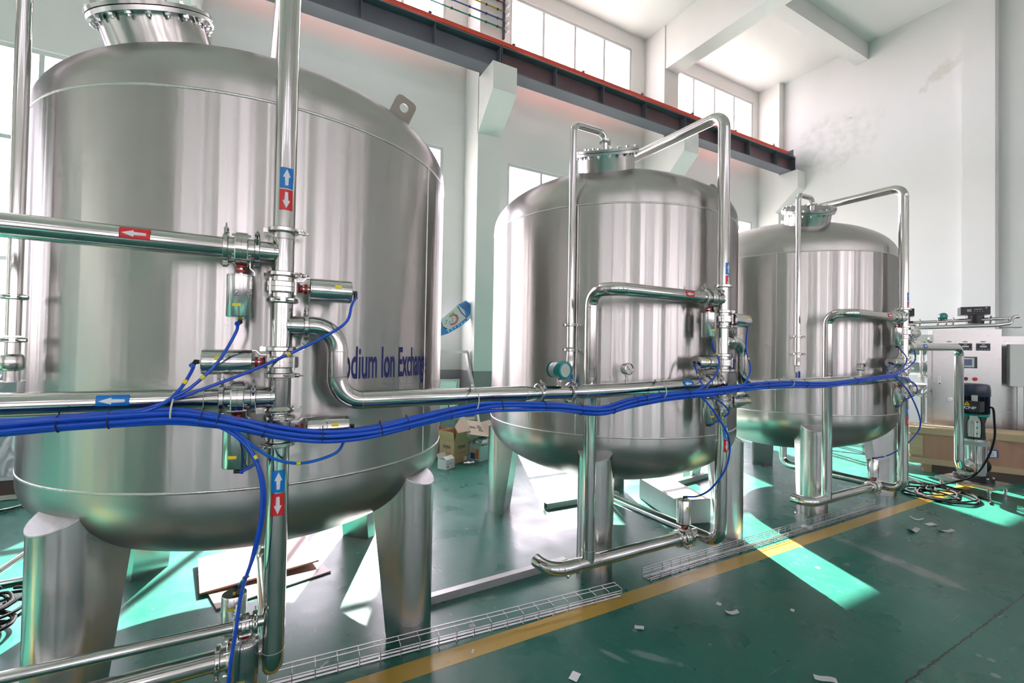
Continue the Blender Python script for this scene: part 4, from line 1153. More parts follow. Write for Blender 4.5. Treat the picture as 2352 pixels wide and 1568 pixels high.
# scraps of paper
PAPERS = [(1.434, 1.885, .060, .045, .5, 0, 'curled white paper scrap at the very bottom edge, centre'), (2.029, 2.038, .055, .035, -.9, 0, 'small white paper rectangle just in front of the yellow line'), (2.674, 1.881, .085, .035, -.5, 1, 'white paper strip, lower of the two beside the sun strip'), (2.690, 1.985, .035, .03, .4, 0, 'tiny white paper scrap behind the strip beside the sun strip'), (2.569, 1.275, .10, .04, -.9, 0, 'white paper strip at the bottom edge, right of centre'), (5.893, 2.08, .11, .04, -1.2, 2, 'bent white paper nearest the cable coil'), (5.841, 1.952, .10, .06, -.5, 0, 'white paper scrap in the middle of the cluster by the cable coil'), (5.473, 1.954, .12, .05, -.2, 2, 'folded white paper at the left of the cluster by the cable coil'), (5.761, 1.813, .13, .05, -.7, 1, 'white paper at the right of the cluster by the cable coil'), (3.059, 1.717, .03, .022, .3, 0, 'tiny white paper chip on the sunlit strip edge'), (1.05, 2.30, .03, .012, .9, 0, 'thin pale paper sliver on the yellow line'), (.32, 2.56, .05, .008, .5, 0, 'thin pale wood sliver beside the nearest riser foot')]
for x, y, a, b_, rz, kind, lb in PAPERS:
    mb = MB(); k = 6; vs = []; fs = []
    for j in range(k+1):
        u = j/k-.5
        z = .002+(.16*a*(2*u)**2 if kind == 1 else (.55*a*max(0, abs(u)-.12) if kind == 2 else .05*a*(1+math.sin(5*u))))
        for v_ in (-.5, .5): vs.append((u*a, v_*b_*(1-.15*(kind == 2)*abs(u)), z))
    for j in range(k): fs.append((2*j, 2*j+2, 2*j+3, 2*j+1))
    n0 = len(vs); vs += [(p[0], p[1], p[2]+.0008) for p in vs]; fs = [tuple(reversed(f)) for f in fs]+[tuple(q+n0 for q in f) for f in fs]
    o = mb.add(vs, fs).build('paper_scrap', 'paper'); o.location = (x, y, 0); o.rotation_euler = (0, 0, rz)
    tag(o, lb, 'paper', 'paper scraps on the floor')
# hose clamp ring on the floor
o = MB().lathe([(.047, 0), (.050, 0), (.050, .014), (.047, .014)], 32).build('steel_ring', 'galv'); o.location = (4.62, 2.46, .001)
tag(o, 'small thin steel ring lying on the floor near the farthest tank', 'ring')
# wire coil and cabinet at the left edge
t = thing('wire_coil', 'coil of bright wire on the floor at the left edge behind the nearest tank', 'coil', (-2.30, 6.45, .005))
for k in range(5):
    MB().tube([((.23+.012*k)*math.cos(a*PI/18), (.23+.012*k)*math.sin(a*PI/18), .005+.007*k) for a in range(36)], .006, 6, closed=True).build('loop', 'galv', t)
t = thing('wrapped_cabinet', 'pale grey wrapped cabinet on a dark plinth at the left edge', 'cabinet', (-3.1, 6.95, 0))
MB().box((0, .3, .075), (1.55, .66, .15)).build('plinth', 'dark_wood', t, smooth=False)
MB().box((0, .3, .80), (1.60, .70, 1.28)).build('body', 'wrapped', t, smooth=False)
mb = MB(); random.seed(11); vs = []; fs = []
for a in range(13):
    for b_ in range(9): vs.append((.02+.78*a/12, -.065+random.uniform(-.012, .012), .20+1.1*b_/8))
for a in range(12):
    for b_ in range(8): fs.append((a*9+b_, a*9+9+b_, a*9+10+b_, a*9+1+b_))
mb.add(vs, fs).build('film', 'clear_film', t, ang=180)
# black cables piled at the left
def cable_pile(label, loc, loops, r_, seed, tail=None, sub=6):
    random.seed(seed)
    t = thing('cable_coil', label, 'cable', loc)
    pts = []
    for k, (cx_, cy_, ra, rb, rot, z) in enumerate(loops):
        for j in range(14):
            a = 2*PI*j/14+.4
            x = ra*math.cos(a); y = rb*math.sin(a)
            pts.append(V((cx_+x*math.cos(rot)-y*math.sin(rot), cy_+x*math.sin(rot)+y*math.cos(rot), r_+max(0, z+random.uniform(-.006, .01)))))
    if tail: pts += [V(p) for p in tail]
    MB().tube(smooth_path(pts, sub), r_, 8).build('cable', 'black_rubber', t)
    return t
cable_pile('heap of black cable beside the front leg at the left edge', (-1.40, 3.62, 0), [(random.uniform(-.08, .08), random.uniform(-.1, .1), random.uniform(.12, .2), random.uniform(.1, .2), random.uniform(0, 3), .008+.014*k) for k in range(13)], .009, 4)

# ================================================================== PUMP, CRATE, SKID
pl = thing('pump_stand', 'flat steel pump stand on four short feet', 'stand', (7.625, 2.506, 0), math.radians(-98))
MB().box((.2775, .225, .120), (.555, .45, .040)).build('plate', 'ss_sheet', pl, smooth=False)
for x in (.05, .505):
    for y in (.05, .40):
        MB().rev((x, y, 0), (0, 0, 1), [(.020, 0), (.020, .012), (.014, .016), (.014, .05), (.020, .055), (.020, .10)], 14).build('foot', 'clamp_steel', pl)
PX, PY = 7.82, 2.20
t = thing('booster_pump', 'vertical multistage pump with a dark blue motor on the steel stand', 'pump', (PX, PY, .14), math.radians(-98))
# local x runs along the stand to the right, local -y faces the camera's left
def oval(a, b_, n=28): return [(a*math.copysign(abs(math.cos(2*PI*k/n))**.6, math.cos(2*PI*k/n)), b_*math.copysign(abs(math.sin(2*PI*k/n))**.6, math.sin(2*PI*k/n))) for k in range(n)]
MB().prism(oval(.19, .11), .05).build('base', 'cast_black', t)
MB().prism(oval(.12, .13), .02, Matrix.Translation((0, 0, .05))).build('base_step', 'cast_black', t)
for x in (-.16, .16):
    for y in (-.06, .06):
        MB().lathe([(.014, .05), (.014, .064)], 6, Matrix.Translation((x, y, 0))).build('anchor_bolt', 'bolt_steel', t)
MB().lathe([(.112, .06), (.112, .20), (.10, .215)], 32).build('pump_head', 'cast_green', t)
MB().lathe([(.098, .21), (.098, .44)], 32).build('chamber', 'pipe_steel', t)
for k in range(4):
    a = PI/4+PI/2*k
    MB().cyl((.118*math.cos(a), .118*math.sin(a), .10), (.118*math.cos(a), .118*math.sin(a), .46), .009, n=8).build('tie_rod', 'bolt_steel', t)
MB().prism(oval(.135, .135), .05, Matrix.Translation((0, 0, .44))).build('bracket_flange', 'cast_green', t)
MB().lathe([(.125, .49), (.125, .515)], 32).build('stool_ring', 'clamp_steel', t)
MB().lathe([(.112, .515), (.112, .545)], 32).build('stool_foot', 'cast_black', t)
for k in range(4):
    a = PI/4+PI/2*k+.5
    M = Matrix.Rotation(a, 4, 'Z')
    MB().prism([(-.03, .54), (.03, .54), (.018, .60), (.018, .72), (.045, .79), (-.045, .79), (-.018, .72), (-.018, .60)], .02, M @ Matrix(((0, 0, 1, .098), (1, 0, 0, 0), (0, 1, 0, 0), (0, 0, 0, 1)))).build('stool_leg', 'cast_black', t)
g_ = MB(); MB.caps = False; g_.lathe([(.108, .545), (.108, .78)], 36); MB.caps = True
g_ = g_.build('coupling_guard', 'clamp_steel', t)
for k in range(6):
    for z in (.59, .66, .73):
        a = 2*PI*k/6+.2
        MB().cyl((.106*math.cos(a), .106*math.sin(a), z), (.1095*math.cos(a), .1095*math.sin(a), z), .009, n=10).build('hole', 'black_plastic', g_)
MB().lathe([(.12, .785), (.145, .80), (.145, .825), (.125, .83)], 36).build('motor_flange', 'teal_paint', t)
mo = MB().lathe([(.122, .825), (.122, 1.06)], 36).build('motor', 'navy_motor', t)
fin = MB().box((.134, 0, .945), (.026, .005, .225)).mesh('fin', 'navy_motor', False)
for k in range(40):
    f_ = link('cooling_fin', fin, mo); f_.rotation_euler = (0, 0, 2*PI*k/40)
MB().lathe([(.152, 1.045), (.154, 1.05), (.154, 1.14), (.145, 1.185), (.12, 1.20), (1e-5, 1.20)], 40).build('fan_cover', 'navy_motor', t)
# terminal box faces the camera
ang = math.radians(0)
bx_ = MB().box((.055, -.165, .93), (.20, .10, .125)).build('terminal_box', 'cast_black', t, smooth=False)
Mf = Matrix(((1, 0, 0, .10), (0, 0, -1, -.2162), (0, 1, 0, 0), (0, 0, 0, 1)))
MB().prism([(-.095, .94), (-.035, .94), (-.065, .988)], .001, Mf).build('warning_triangle', 'warn_yellow', bx_, smooth=False)
MB().prism([(-.068, .968), (-.058, .968), (-.064, .959), (-.056, .959), (-.072, .944), (-.066, .956), (-.074, .956)], .0018, Mf).build('lightning_mark', 'ink', bx_, smooth=False)
flat_text('CNP', .045, Mf @ Matrix.Translation((-.035, .912, .001)), 'print_white', 'lettering', bx_, sx=1.3, bold=.0012)
MB().box((.075, -.142, 1.02), (.055, .012, .085), rz=.35).build('name_plate', 'galv', mo, smooth=False)
MB().box((.06, -.128, .775), (.07, .012, .065), rz=.30).build('paper_tag', 'white_card', t, smooth=False)
for sgn in (-1, 1):
    ax = V((0, sgn, 0))
    MB().rev(V((0, sgn*.10, .165)), ax, [(.055, 0), (.055, .05), (.100, .052), (.100, .072), (.04, .074)], 32).build('suction_flange' if sgn < 0 else 'discharge_flange', 'clamp_steel' if sgn < 0 else 'cast_black', t)
for k in range(6):
    a = 2*PI*k/6+.3
    MB().lathe([(.012, 0), (.012, .010)], 6, Matrix(((1, 0, 0, .078*math.cos(a)), (0, 0, -1, -.170), (0, 1, 0, .165+.078*math.sin(a)), (0, 0, 0, 1)))).build('flange_bolt', 'bolt_steel', t)
# power cable from the terminal box down into the coil
t = thing('power_cable', 'black power cable hanging from the pump motor to the floor', 'cable', (7.60, 2.03, 1.07))
MB().tube(smooth_path([(.06, -.02, .0), (.01, -.06, -.01), (-.05, -.085, -.14), (-.05, -.085, -.36), (-.05, -.02, -.62), (-.05, .10, -.84), (-.06, .32, -.98), (-.25, .48, -1.058), (-.50, .44, -1.058)], 8), .011, 8).build('cable', 'black_rubber', t)
cable_pile('large loose coil of black cable on the floor in front of the pump', (7.14, 2.36, 0),
           [(-.12, .0, .22, .26, .2, .004), (-.05, -.12, .28, .27, .6, .01), (.02, -.03, .36, .17, .2, .016), (-.10, .08, .16, .34, .1, .02), (.06, -.10, .38, .27, .5, .012), (.14, .2, .30, .42, .9, .008), (.42, .42, .50, .13, .9, .004), (.08, -.02, .40, .33, .4, .02)], .0095, 9,
           tail=[(.35, -.25, .012), (.3, -.40, .012), (.12, -.46, .012)])
# crate
c = thing('wooden_crate', 'long low plywood crate with pale timber rails, behind the pump', 'crate', (8.371, 3.042, 0), math.radians(-63.5))
CL, CD, CZ0, CZ1 = 2.6, .56, .112, .640
MB().box((CL/2, CD/2, (CZ0+CZ1)/2), (CL-.04, CD-.04, CZ1-CZ0-.03)).build('plywood_panel', 'wood_ply', c, smooth=False)
MB().box((CL/2, CD/2, CZ1-.008), (CL, CD, .016)).build('lid', 'wood_pale', c, smooth=False)
for z, h_ in ((CZ1-.054, .078), (CZ0+.042, .084)):
    MB().box((CL/2, .008, z), (CL, .020, h_)).build('rail', 'wood_pale', c, smooth=False)
    MB().box((.008, CD/2, z), (.020, CD-.02, h_)).build('rail', 'wood_pale', c, smooth=False)
for x in (.075, 1.30, CL-.075):
    MB().box((x, .0082, (CZ0+CZ1)/2), (.15, .020, CZ1-CZ0-.24)).build('stile', 'wood_pale', c, smooth=False)
MB().box((.0085, .07, (CZ0+CZ1)/2), (.020, .12, CZ1-CZ0-.24)).build('stile', 'wood_pale', c, smooth=False)
for y in (.06, CD/2, CD-.06):
    MB().box((CL/2+.1, y, .056), (CL-.2, .09, .112)).build('skid', 'dark_wood', c, smooth=False)
MB().box((.20, .05, .056), (.09, .11, .112)).build('block', 'chipboard', c, smooth=False)
nt_ = MB().prism([(.0, .0), (.10, 0), (.115, .012), (.115, .10), (.10, .112), (0, .112)], .003, Matrix(((1, 0, 0, .80), (0, 0, -1, -.004), (0, 1, 0, .30), (0, 0, 0, 1)))).build('note_pocket', 'note_blue', c, smooth=False)
MB().box((.855, -.0085, .356), (.085, .002, .085)).build('note', 'print_white', nt_, smooth=False)
for z in (.37, .35, .335): MB().box((.85, -.0098, z), (.05, .001, .004)).build('note_line', 'ink', nt_, smooth=False)

# reverse osmosis skid behind the crate
k_ = thing('filtration_skid', 'stainless filtration skid with control cabinet and white pressure vessels', 'machine', (9.319, 3.096, 0), math.radians(-65))
CW, CB = .761, .42
cab = MB().box((CW/2, CB/2, (.14+2.094)/2), (CW, CB, 2.094-.14)).build('control_cabinet', 'ss_sheet', k_, smooth=False)
MB().box((CW/2, -.004, 1.10), (CW-.02, .008, 1.86)).build('cabinet_door', 'ss_sheet', cab, smooth=False)
def disp(x, z):
    d_ = MB().box((x, -.012, z), (.150, .012, .108)).build('controller_display', 'screen_frame', cab, smooth=False)
    return d_
for x in (.372, .566):
    disp(x, 1.825)
for x in (.372, .566):
    Mx_ = Matrix(((1, 0, 0, x), (0, 0, -1, -.0185), (0, 1, 0, 1.825), (0, 0, 0, 1)))
    MB().prism([(a*.062, b_*.044) for a, b_ in oval(1, 1)], .003, Mx_).build('display_bezel', 'control_black', cab)
    MB().box((x, -.023, 1.832), (.075, .003, .024)).build('display_screen', 'screen_pale', cab, smooth=False)
    for q in range(4): MB().box((x-.045+.03*q, -.023, 1.792), (.010, .003, .007)).build('key', 'print_white', cab, smooth=False)
    MB().box((x, -.023, 1.862), (.035, .003, .006)).build('maker_mark', 'print_white', cab, smooth=False)
for x in (.19, .372, .566):
    MB().box((x, -.010, 1.905), (.055, .004, .017)).build('name_tag', 'screen_frame', cab, smooth=False)
    MB().box((x, -.0125, 1.905), (.050, .003, .012)).build('name_tag_face', 'print_white', cab, smooth=False)
    MB().box((x, -.0145, 1.905), (.026, .002, .005)).build('name_tag_print', 'ink', cab, smooth=False)
MB().box((.385, -.013, 1.588), (.235, .014, .175)).build('touch_screen', 'screen_frame', cab, smooth=False)
MB().box((.372, -.0215, 1.588), (.195, .004, .145)).build('touch_screen_edge', 'screen_pale', cab, smooth=False)
MB().box((.362, -.0245, 1.588), (.165, .003, .095)).build('touch_screen_glass', 'screen_blue', cab, smooth=False)
for x, m_ in ((.375, 'button_dark'), (.478, 'button_red')):
    MB().rev((x, -.008, 1.338), (0, -1, 0), [(.017, 0), (.017, .015), (.026, .018), (.026, .030), (.018, .036), (1e-5, .036)], 18).build('push_button', m_, cab)
    MB().box((x, -.010, 1.306), (.035, .004, .012)).build('button_tag', 'print_white', cab, smooth=False)
MB().prism(oval(.018, .075), .014, Matrix(((1, 0, 0, .083), (0, 0, -1, -.008), (0, 1, 0, 1.295), (0, 0, 0, 1)))).build('door_handle', 'white_card', cab)
MB().lathe([(.012, 0), (.012, .004)], 12, Matrix(((1, 0, 0, .083), (0, 0, -1, -.022), (0, 1, 0, 1.245), (0, 0, 0, 1)))).build('handle_lock', 'navy_print', cab)
MB().rev((.20, -.008, 1.005), (0, -1, 0), [(.036, 0), (.036, .006), (.026, .008), (.024, .004), (1e-5, .004)], 20).build('cam_lock', 'bolt_steel', cab)
# frame of the skid
for x in (-1.62, -.85, -.03):
    for y in (.05, .85):
        MB().box((x, y, 1.0), (.05, .05, 2.0)).build('frame_post', 'ss_sheet', k_, smooth=False)
for z in (1.965, .12):
    for y in (.05, .85): MB().box((-.82, y, z), (1.65, .05, .05)).build('frame_rail', 'ss_sheet', k_, smooth=False)
MB().box((-.10, .02, 1.96), (.22, .07, .11)).build('frame_rail', 'white_card', k_, smooth=False)
for z in (1.80, 1.465, 1.11):
    pv = MB().rev((-1.75, .45, z), (1, 0, 0), [(1e-5, 0), (.085, .0), (.105, .03), (.108, .05), (.108, 1.70), (.105, 1.72), (1e-5, 1.75)], 28).build('pressure_vessel', 'plastic_white', k_)
    for x in (-1.55, -.35):
        MB().rev((x, .45, z), (1, 0, 0), [(.108, -.02), (.113, -.02), (.113, .02), (.108, .02)], 28).build('strap', 'clamp_steel', pv)
MB().pipe([(-.115, .18, 1.85), (-.115, .18, 1.37), (.06, .18, 1.30)], .022, .07, 16).build('riser_tube', 'pipe_steel', k_)
MB().pipe([(-.09, .16, .30), (-.09, .16, 1.10), (-.03, .24, 1.15)], .028, .05, 16).build('riser_tube', 'pipe_steel', k_)
for z in (1.345, 1.02, 1.58): clamp_parts(k_, (-.10, .17, z), (0, 0, 1), .026, .8)
# top pipes
MB().pipe([(-.55, .30, 2.215), (.95, .30, 2.275)], .026, .05, 16).build('top_pipe', 'pipe_steel', k_)
MB().pipe([(-.2, .20, 2.135), (.74, .20, 2.165), (.90, .26, 2.19), (.93, .30, 2.29), (1.0, .34, 2.30)], .030, .06, 16).build('top_pipe', 'pipe_steel', k_)
MB().pipe([(-1.5, .30, 2.175), (-.17, .30, 2.195)], .055, .05, 20).build('manifold_pipe', 'pipe_steel', k_)
for x in (-.12, .10, .20, .28, .70): clamp_parts(k_, (x, .30, 2.230+.04*x), (1, 0, 0), .026, .5)
fm = V((.155, .26, 2.35))
MB().rev(fm+V((-.02, .04, -.03)), (.35, -.93, 0), [(1e-5, 0), (.05, .005), (.055, .02), (.055, .075), (.045, .08)], 24).build('transmitter_head', 'teal_paint', k_)
MB().rev(fm+V((.008, -.0345, -.03)), (.35, -.93, 0), [(.042, .0), (1e-5, .0005)], 20).build('transmitter_dial', 'dial_white', k_)
MB().cyl((.155, .29, 2.24), (.155, .29, 2.30), .010, n=10).build('transmitter_stem', 'clamp_steel', k_)
for x, sc_ in ((.52, 1.0), (-.36, 1.0)):
    hd_ = MB().box((x, .34, 2.395), (.33, .26, .125)).build('control_head', 'control_black', k_, smooth=False)
    MB().lathe([(.10, 2.20), (.105, 2.23), (.105, 2.335)], 24, Matrix.Translation((x+.02, .36, 0))).build('head_neck', 'control_black', hd_)
    MB().box((x-.07, .2085, 2.40), (.05, .003, .04)).build('head_indicator', 'panel_grey', hd_, smooth=False)
    for q in range(4): MB().box((x-.01+.03*q, .2085, 2.385), (.010, .003, .008)).build('key', 'screen_pale', hd_, smooth=False)
    MB().box((x+.03, .2085, 2.415), (.09, .003, .010)).build('head_print', 'panel_grey', hd_, smooth=False)
    MB().box((x+.12, .2085, 2.435), (.018, .003, .014)).build('head_mark', 'print_white', hd_, smooth=False)
MB().pipe([(-.18, .16, 2.0), (-.06, .05, 1.87), (-.01, -.02, 1.90)], .006, .03, 8).build('signal_cable', 'black_rubber', k_)
gd = MB().rev((-.02, .0, 1.945), (.55, -.83, 0), [(1e-5, -.06), (.048, -.06), (.052, -.05), (.052, .0), (.046, .004)], 24).build('pressure_gauge', 'clamp_steel', k_)
MB().rev((-.02, .0, 1.945), (.55, -.83, 0), [(.046, .003), (1e-5, .0035)], 22).build('dial', 'dial_white', gd)
MB().cyl((-.03, .02, 1.83), (-.03, .02, 1.90), .010, n=10).build('gauge_stem', 'clamp_steel', gd)
MB().pipe([(.78, .24, 2.13), (1.02, .24, 2.13), (1.02, .6, 2.13)], .008, .02, 8).build('handrail', 'clamp_steel', k_)
t = thing('panel_box', 'pale grey metal box hung at the right edge beside the control cabinet', 'box', (9.66, 2.34, 0), math.radians(-65))
MB().box((.20, .10, 1.56), (.36, .18, .62)).build('body', 'box_light', t, smooth=False)
MB().box((.19, .006, 1.56), (.34, .010, .60)).build('lid', 'box_light', t, smooth=False)
for z in (1.31, 1.56, 1.81): MB().rev((.04, .0, z), (0, -1, 0), [(.006, 0), (.006, .003), (1e-5, .004)], 8).build('screw', 'bolt_steel', t)
for x in (.15, .30): MB().box((x, .16, .63), (.06, .05, 1.26)).build('support_post', 'ss_sheet', t, smooth=False)
t = thing('steel_enclosure', 'tall stainless enclosure at the right edge behind the control cabinet', 'cabinet', (9.95, 2.55, 0), math.radians(-65))
MB().box((.55, .35, 1.02), (1.0, .6, 1.96)).build('body', 'ss_sheet', t, smooth=False)
MB().box((.55, .04, 1.02), (.34, .02, 1.5)).build('window_panel', 'panel_grey', t, smooth=False)
MB().box((.55, .35, .02), (.9, .5, .04)).build('foot', 'dark_metal', t, smooth=False)

# ================================================================== JUNK BY THE WALL
def carton(name, label, loc, rz, d, m_, flaps, cat='box', tilt=None):
    t = thing(name, label, cat, loc, rz)
    if tilt: t.rotation_euler = tilt
    x, y, z = d[0]/2, d[1]/2, d[2]; th = .006
    for nm, c, s_ in (('side', (0, -y, z/2), (2*x, th, z)), ('side', (0, y, z/2), (2*x, th, z)), ('side', (-x, 0, z/2), (th, 2*y, z)), ('side', (x, 0, z/2), (th, 2*y, z)), ('bottom', (0, 0, th/2), (2*x, 2*y, th))):
        MB().box(c, s_).build(nm, m_, t, smooth=False)
    for (sd_, an) in flaps:
        fl_ = y*.95
        if sd_ in 'fb':
            s = -1 if sd_ == 'f' else 1
            a = math.radians(an)
            vs = [(-x, s*y, z), (x, s*y, z), (x*.97, s*y+s*fl_*math.cos(a), z+fl_*math.sin(a)), (-x*.97, s*y+s*fl_*math.cos(a), z+fl_*math.sin(a))]
        else:
            s = -1 if sd_ == 'l' else 1
            a = math.radians(an)
            vs = [(s*x, -y, z), (s*x, y, z), (s*x+s*fl_*math.cos(a), y*.97, z+fl_*math.sin(a)), (s*x+s*fl_*math.cos(a), -y*.97, z+fl_*math.sin(a))]
        nn = (V(vs[1])-V(vs[0])).cross(V(vs[3])-V(vs[0])).normalized()*.004
        vv = [V(p) for p in vs]+[V(p)+nn for p in vs]
        MB().add(vv, [(3, 2, 1, 0), (4, 5, 6, 7), (0, 1, 5, 4), (1, 2, 6, 5), (2, 3, 7, 6), (3, 0, 4, 7)]).build('flap', m_, t, smooth=False)
    return t
b1 = carton('cardboard_box', 'open brown cardboard box with upside-down print, by the window wall', (2.52, 6.32, 0), math.radians(23), (.30, .30, .31), 'cardboard', [('f', 74), ('r', 105), ('b', 95), ('l', 82)])
for M_ in (Matrix(((1, 0, 0, 0), (0, 0, -1, -.154), (0, 1, 0, .22), (0, 0, 0, 1))), Matrix(((0, 0, -1, -.154), (-1, 0, 0, 0), (0, 1, 0, .22), (0, 0, 0, 1)))):
    flat_text('seko', .085, M_ @ Matrix.Rotation(PI, 4, 'Z'), 'print_dark', 'box_print', b1, bold=.003)
    flat_text('Dosing Pump', .032, M_ @ Matrix.Translation((0, -.075, 0)) @ Matrix.Rotation(PI, 4, 'Z'), 'print_dark', 'box_print', b1)
MB().box((.08, -.156, .045), (.07, .002, .06)).build('shipping_label', 'white_card', b1, smooth=False)
carton('cardboard_box', 'plain brown cardboard box standing behind the open one', (2.42, 6.84, 0), math.radians(15), (.36, .28, .40), 'cardboard_in', [('f', -30), ('b', 60)])
w1 = carton('paper_box', 'small open white box in front of the brown cardboard box', (2.27, 5.98, 0), math.radians(30), (.18, .15, .13), 'white_card', [('b', 62), ('f', 150)])
MB().box((0, -.079, .07), (.17, .002, .004)).build('stripe', 'red_ink', w1, smooth=False)
MB().box((-.055, -.079, .035), (.03, .002, .014)).build('mark', 'ink', w1, smooth=False)
MB().rev((.055, -.078, .03), (0, -1, 0), [(.008, 0), (1e-5, .001)], 10).build('seal', 'red_ink', w1)
m1 = carton('picture_box', 'mint green carton with a palm tree print beside the brown box', (2.93, 6.26, 0), math.radians(22), (.26, .22, .22), 'mint_card', [('l', 120)])
Mp_ = Matrix(((1, 0, 0, .04), (0, 0, -1, -.114), (0, 1, 0, .11), (0, 0, 0, 1)))
for k in range(9):
    a = math.radians(-10+25*k)
    MB().prism([(0, .04), (.045*math.cos(a)-.008*math.sin(a), .04+.045*math.sin(a)+.008*math.cos(a)), (.075*math.cos(a), .03+.07*math.sin(a))], .001, Mp_).build('palm_leaf', 'palm_green', m1, smooth=False)
MB().prism([(-.006, -.10), (.006, -.10), (.004, .04), (-.004, .04)], .001, Mp_).build('palm_trunk', 'palm_green', m1, smooth=False)
MB().box((-.136, -.05, .10), (.002, .06, .14)).build('side_print', 'orange_card', m1, smooth=False)
MB().box((-.136, .04, .06), (.002, .09, .09)).build('side_print', 'navy_print', m1, smooth=False)
MB().box((-.1365, .02, .15), (.002, .10, .05)).build('side_print', 'cardboard_pale', m1, smooth=False)
p1 = carton('shipping_carton', 'pale printed carton tipped over on top of the box pile', (2.80, 6.42, .34), 0, (.42, .30, .16), 'cardboard_pale', [('f', 40), ('l', 70), ('r', 35)], tilt=(math.radians(38), math.radians(12), math.radians(14)))
for k in range(6): MB().box((.10, -.06+.022*k, .1625), (.09-.012*(k % 3), .010, .002)).build('print_line', 'print_dark', p1, smooth=False)
for a, b_ in ((.6, .10), (-.6, .10), (0, .13)): MB().box((-.04, .0, .1625), (b_, .008, .002), rz=a).build('print_line', 'print_dark', p1, smooth=False)
MB().box((0, 0, .157), (.415, .295, .006)).build('lid', 'cardboard_pale', p1, smooth=False)
mb = MB(); random.seed(21)
mb.ball((0, 0, .09), .10, 22, (1.25, .9, .9)); mb.v = [tuple(V(p)*(1+random.uniform(-.08, .10))) for p in mb.v]
o = mb.build('foil_scrap', 'foil', ang=180); o.location = (2.93, 6.26, .16); tag(o, 'crumpled silver and black wrapping stuffed into the mint carton', 'wrapping')
mb = MB(); random.seed(22); mb.ball((0, 0, .03), .05, 16, (1.8, .8, .6)); mb.v = [tuple(V(p)*(1+random.uniform(-.15, .15))) for p in mb.v]
o = mb.build('plastic_scrap', 'clear_film', ang=180); o.location = (2.62, 6.0, .004); tag(o, 'crumpled clear plastic on the floor between the cartons', 'plastic')
# studded step panels leaning on the wall
def panel(label, loc, w_, h_, lean, rz):
    t = thing('step_panel', label, 'panel', loc, rz, group='studded steel panels leaning on the wall')
    t.rotation_euler = (-lean, 0, rz)
    MB().box((0, 0, h_/2), (w_, .012, h_)).build('sheet', 'galv', t, smooth=False)
    for x in (-w_/2, w_/2): MB().box((x, -.01, h_/2), (.035, .045, h_)).build('edge', 'tube_grey', t, smooth=False)
    for z in (.018, h_/2, h_-.018): MB().box((0, -.01, z), (w_, .045, .035)).build('edge', 'tube_grey', t, smooth=False)
    st = MB(); nx, nz_ = int(w_/.055), int(h_/.055)
    for a in range(1, nx):
        for b_ in range(1, nz_):
            st.rev((-w_/2+w_*a/nx+(.014 if b_ % 2 else -.014)*.6, -.006, h_*b_/nz_), (0, -1, 0), [(.013, 0), (.010, .006), (1e-5, .008)], 6)
    st = st.build('studs', 'galv', t); st['kind'] = 'stuff'
    return t
panel('studded steel panel leaning upright against the wall', (2.55, 7.72, .0), 1.05, 1.12, -.12, 0)
panel('studded steel panel leaning lower, just behind the cartons', (2.42, 7.38, .0), 1.05, .50, -.25, .05)
# tubular steel frame leaning on the wall
t = thing('tube_frame', 'tall grey tubular steel frame leaning on the wall by the column', 'frame', (2.6, 7.52, 0))
MB().bar((-.75, .42, 1.60), (.80, .42, 1.60), .04, .055).build('top_bar', 'tube_grey', t, smooth=False)
for x in (-.75, .80): MB().bar((x*.98, .42, 1.60), (x+(.08 if x > 0 else -.08), -.08, .0), .05, .06).build('leg', 'tube_grey', t, smooth=False)
MB().bar((-.80, .06, .40), (.86, .06, .40), .03, .05).build('cross_bar', 'tube_grey', t, smooth=False)
MB().bar((.78, .40, 1.50), (.85, -.08, .0), .02, .03).build('brace', 'tube_grey', t, smooth=False)
# hanging cables and a sprig right of the column
t = thing('hanging_cable', 'black cables hanging against the wall right of the column', 'cable', (3.93, 7.66, 0))
for k in range(5):
    a = .02*k
    MB().tube(smooth_path([(-.03+a, 0, 1.02), (-.06+a, -.03-a, .7), (-.02+a*1.4, -.05-a, .34+.03*k), (.05+a, -.03-a, .6), (.03+a, 0, 1.02)], 6), .006, 6).build('cable', 'black_rubber', t)
t = thing('dry_sprig', 'small yellow-green sprig sticking out behind the middle tank', 'plant', (3.90, 7.55, 1.02))
random.seed(8)
MB().cyl((0, 0, -1.02), (0, 0, .1), .006, n=6).build('stem', 'leaf_dry', t)
for k in range(8):
    a = random.uniform(0, 6); z = random.uniform(-.03, .15)
    MB().add([(0, 0, z), (.04*math.cos(a), .04*math.sin(a), z+.015), (.06*math.cos(a+.3), .06*math.sin(a+.3), z+.03), (.03*math.cos(a+.6), .03*math.sin(a+.6), z+.03)], [(0, 1, 2, 3)]).build('leaf', 'leaf_dry', t, smooth=False)
t = thing('thin_rod', 'thin pale rod leaning across the corner behind the cartons', 'rod', (3.0, 6.9, .30))
MB().cyl((-.15, -.1, -.02), (.95, .2, .12), .012, n=8).build('rod', 'galv', t)
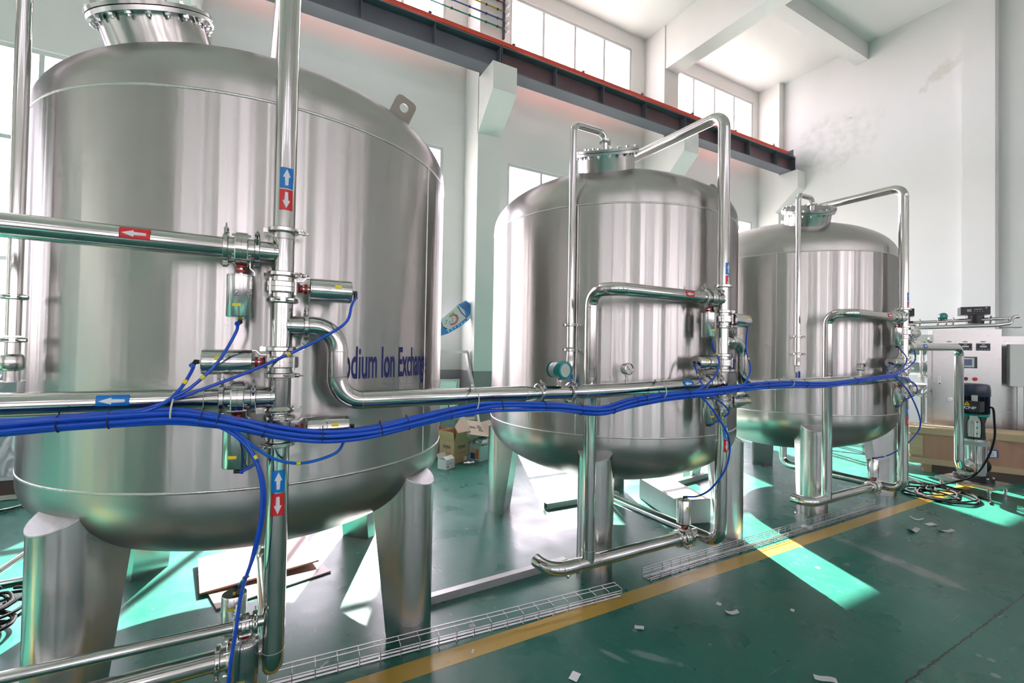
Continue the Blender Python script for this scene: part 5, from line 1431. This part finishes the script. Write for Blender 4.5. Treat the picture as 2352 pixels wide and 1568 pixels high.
# printed rice bag hung on the wall by the column
bag = thing('plastic_bag', 'flattened white and blue printed plastic bag hung askew in the wall corner', 'bag', (2.877, 7.97, 1.898))
M = Matrix(((.78, -.62, 0, 0), (0, 0, -1, 0), (.62, .78, 0, 0), (0, 0, 0, 1)))   # local x along the bag, y across, z to camera
def bagpoly(poly, m_, name, z, parent, wob=.006, th=.004):
    k = len(poly)
    vs = [(x, y, z+wob*math.sin(20*x)*math.cos(14*y)+.05*x*(.8-x)) for x, y in poly]
    return MB().prism(poly, th, M @ Matrix.Translation((0, 0, z))).build(name, m_, parent, smooth=False)
body = bagpoly([(-.02, .00), (.10, -.05), (.40, -.10), (.62, -.10), (.80, -.02), (.86, .12), (.80, .24), (.62, .27), (.40, .25), (.16, .24), (.02, .18)], 'bag_white', 'sheet', 0, bag)
bagpoly([(.60, -.05), (.78, .00), (.84, .11), (.79, .23), (.62, .26), (.66, .10)], 'bag_blue', 'blue_end', .005, body)
bagpoly([(.66, .06), (.80, .09), (.78, .20), (.65, .22)], 'bag_navy', 'dark_print', .010, body)
bagpoly([(-.01, .00), (.10, -.04), (.16, .04), (.10, .12), (.14, .22), (.03, .17)], 'bag_blue', 'blue_corner', .005, body)
bagpoly([(.10, -.045), (.40, -.09), (.60, -.08), (.60, -.03), (.40, -.035), (.12, .005)], 'bag_blue', 'blue_edge', .0065, body)
for k in range(6):
    MB().rev(M @ V((.16+.075*k, -.025-.010*k, .011)), (0, -1, 0), [(.014, 0), (1e-5, .001)], 10).build('dot', 'bag_white', body)
arc = MB(); vs = []; fs = []
for k in range(25):
    a = math.radians(-150+250*k/24)
    for r_ in (.062, .095): vs.append((.36+r_*1.35*math.cos(a), .10+r_*math.sin(a), .0105))
for k in range(24): fs.append((2*k, 2*k+1, 2*k+3, 2*k+2))
arc.add(vs, fs, M).build('red_ring', 'bag_red', body, smooth=False)
bagpoly([(.37, .165), (.45, .16), (.46, .20), (.39, .205)], 'bag_gold', 'gold_print', .0075, body)
for a, b_, rz_ in ((.28, .10, .3), (.34, .09, .8), (.37, .12, -.4), (.22, .13, .5), (.25, .16, -.6)):
    MB().box((a, b_, .0105), (.045, .010, .001), rz=rz_, M=M).build('print_stroke', 'bag_green', body, smooth=False)
bagpoly([(.60, -.02), (.615, -.02), (.59, .10), (.60, .24), (.585, .24), (.575, .10)], 'ink', 'black_band', .0078, body)
bagpoly([(.155, .02), (.17, .03), (.125, .12), (.16, .22), (.145, .22), (.11, .12)], 'ink', 'black_band', .0078, body)
MB().rev((.30, .0, .46), (0, -1, 0), [(.004, -.42), (.004, .004), (.007, .005), (1e-5, .007)], 8).build('hanger', 'bolt_steel', bag)
bpy.context.view_layer.update()
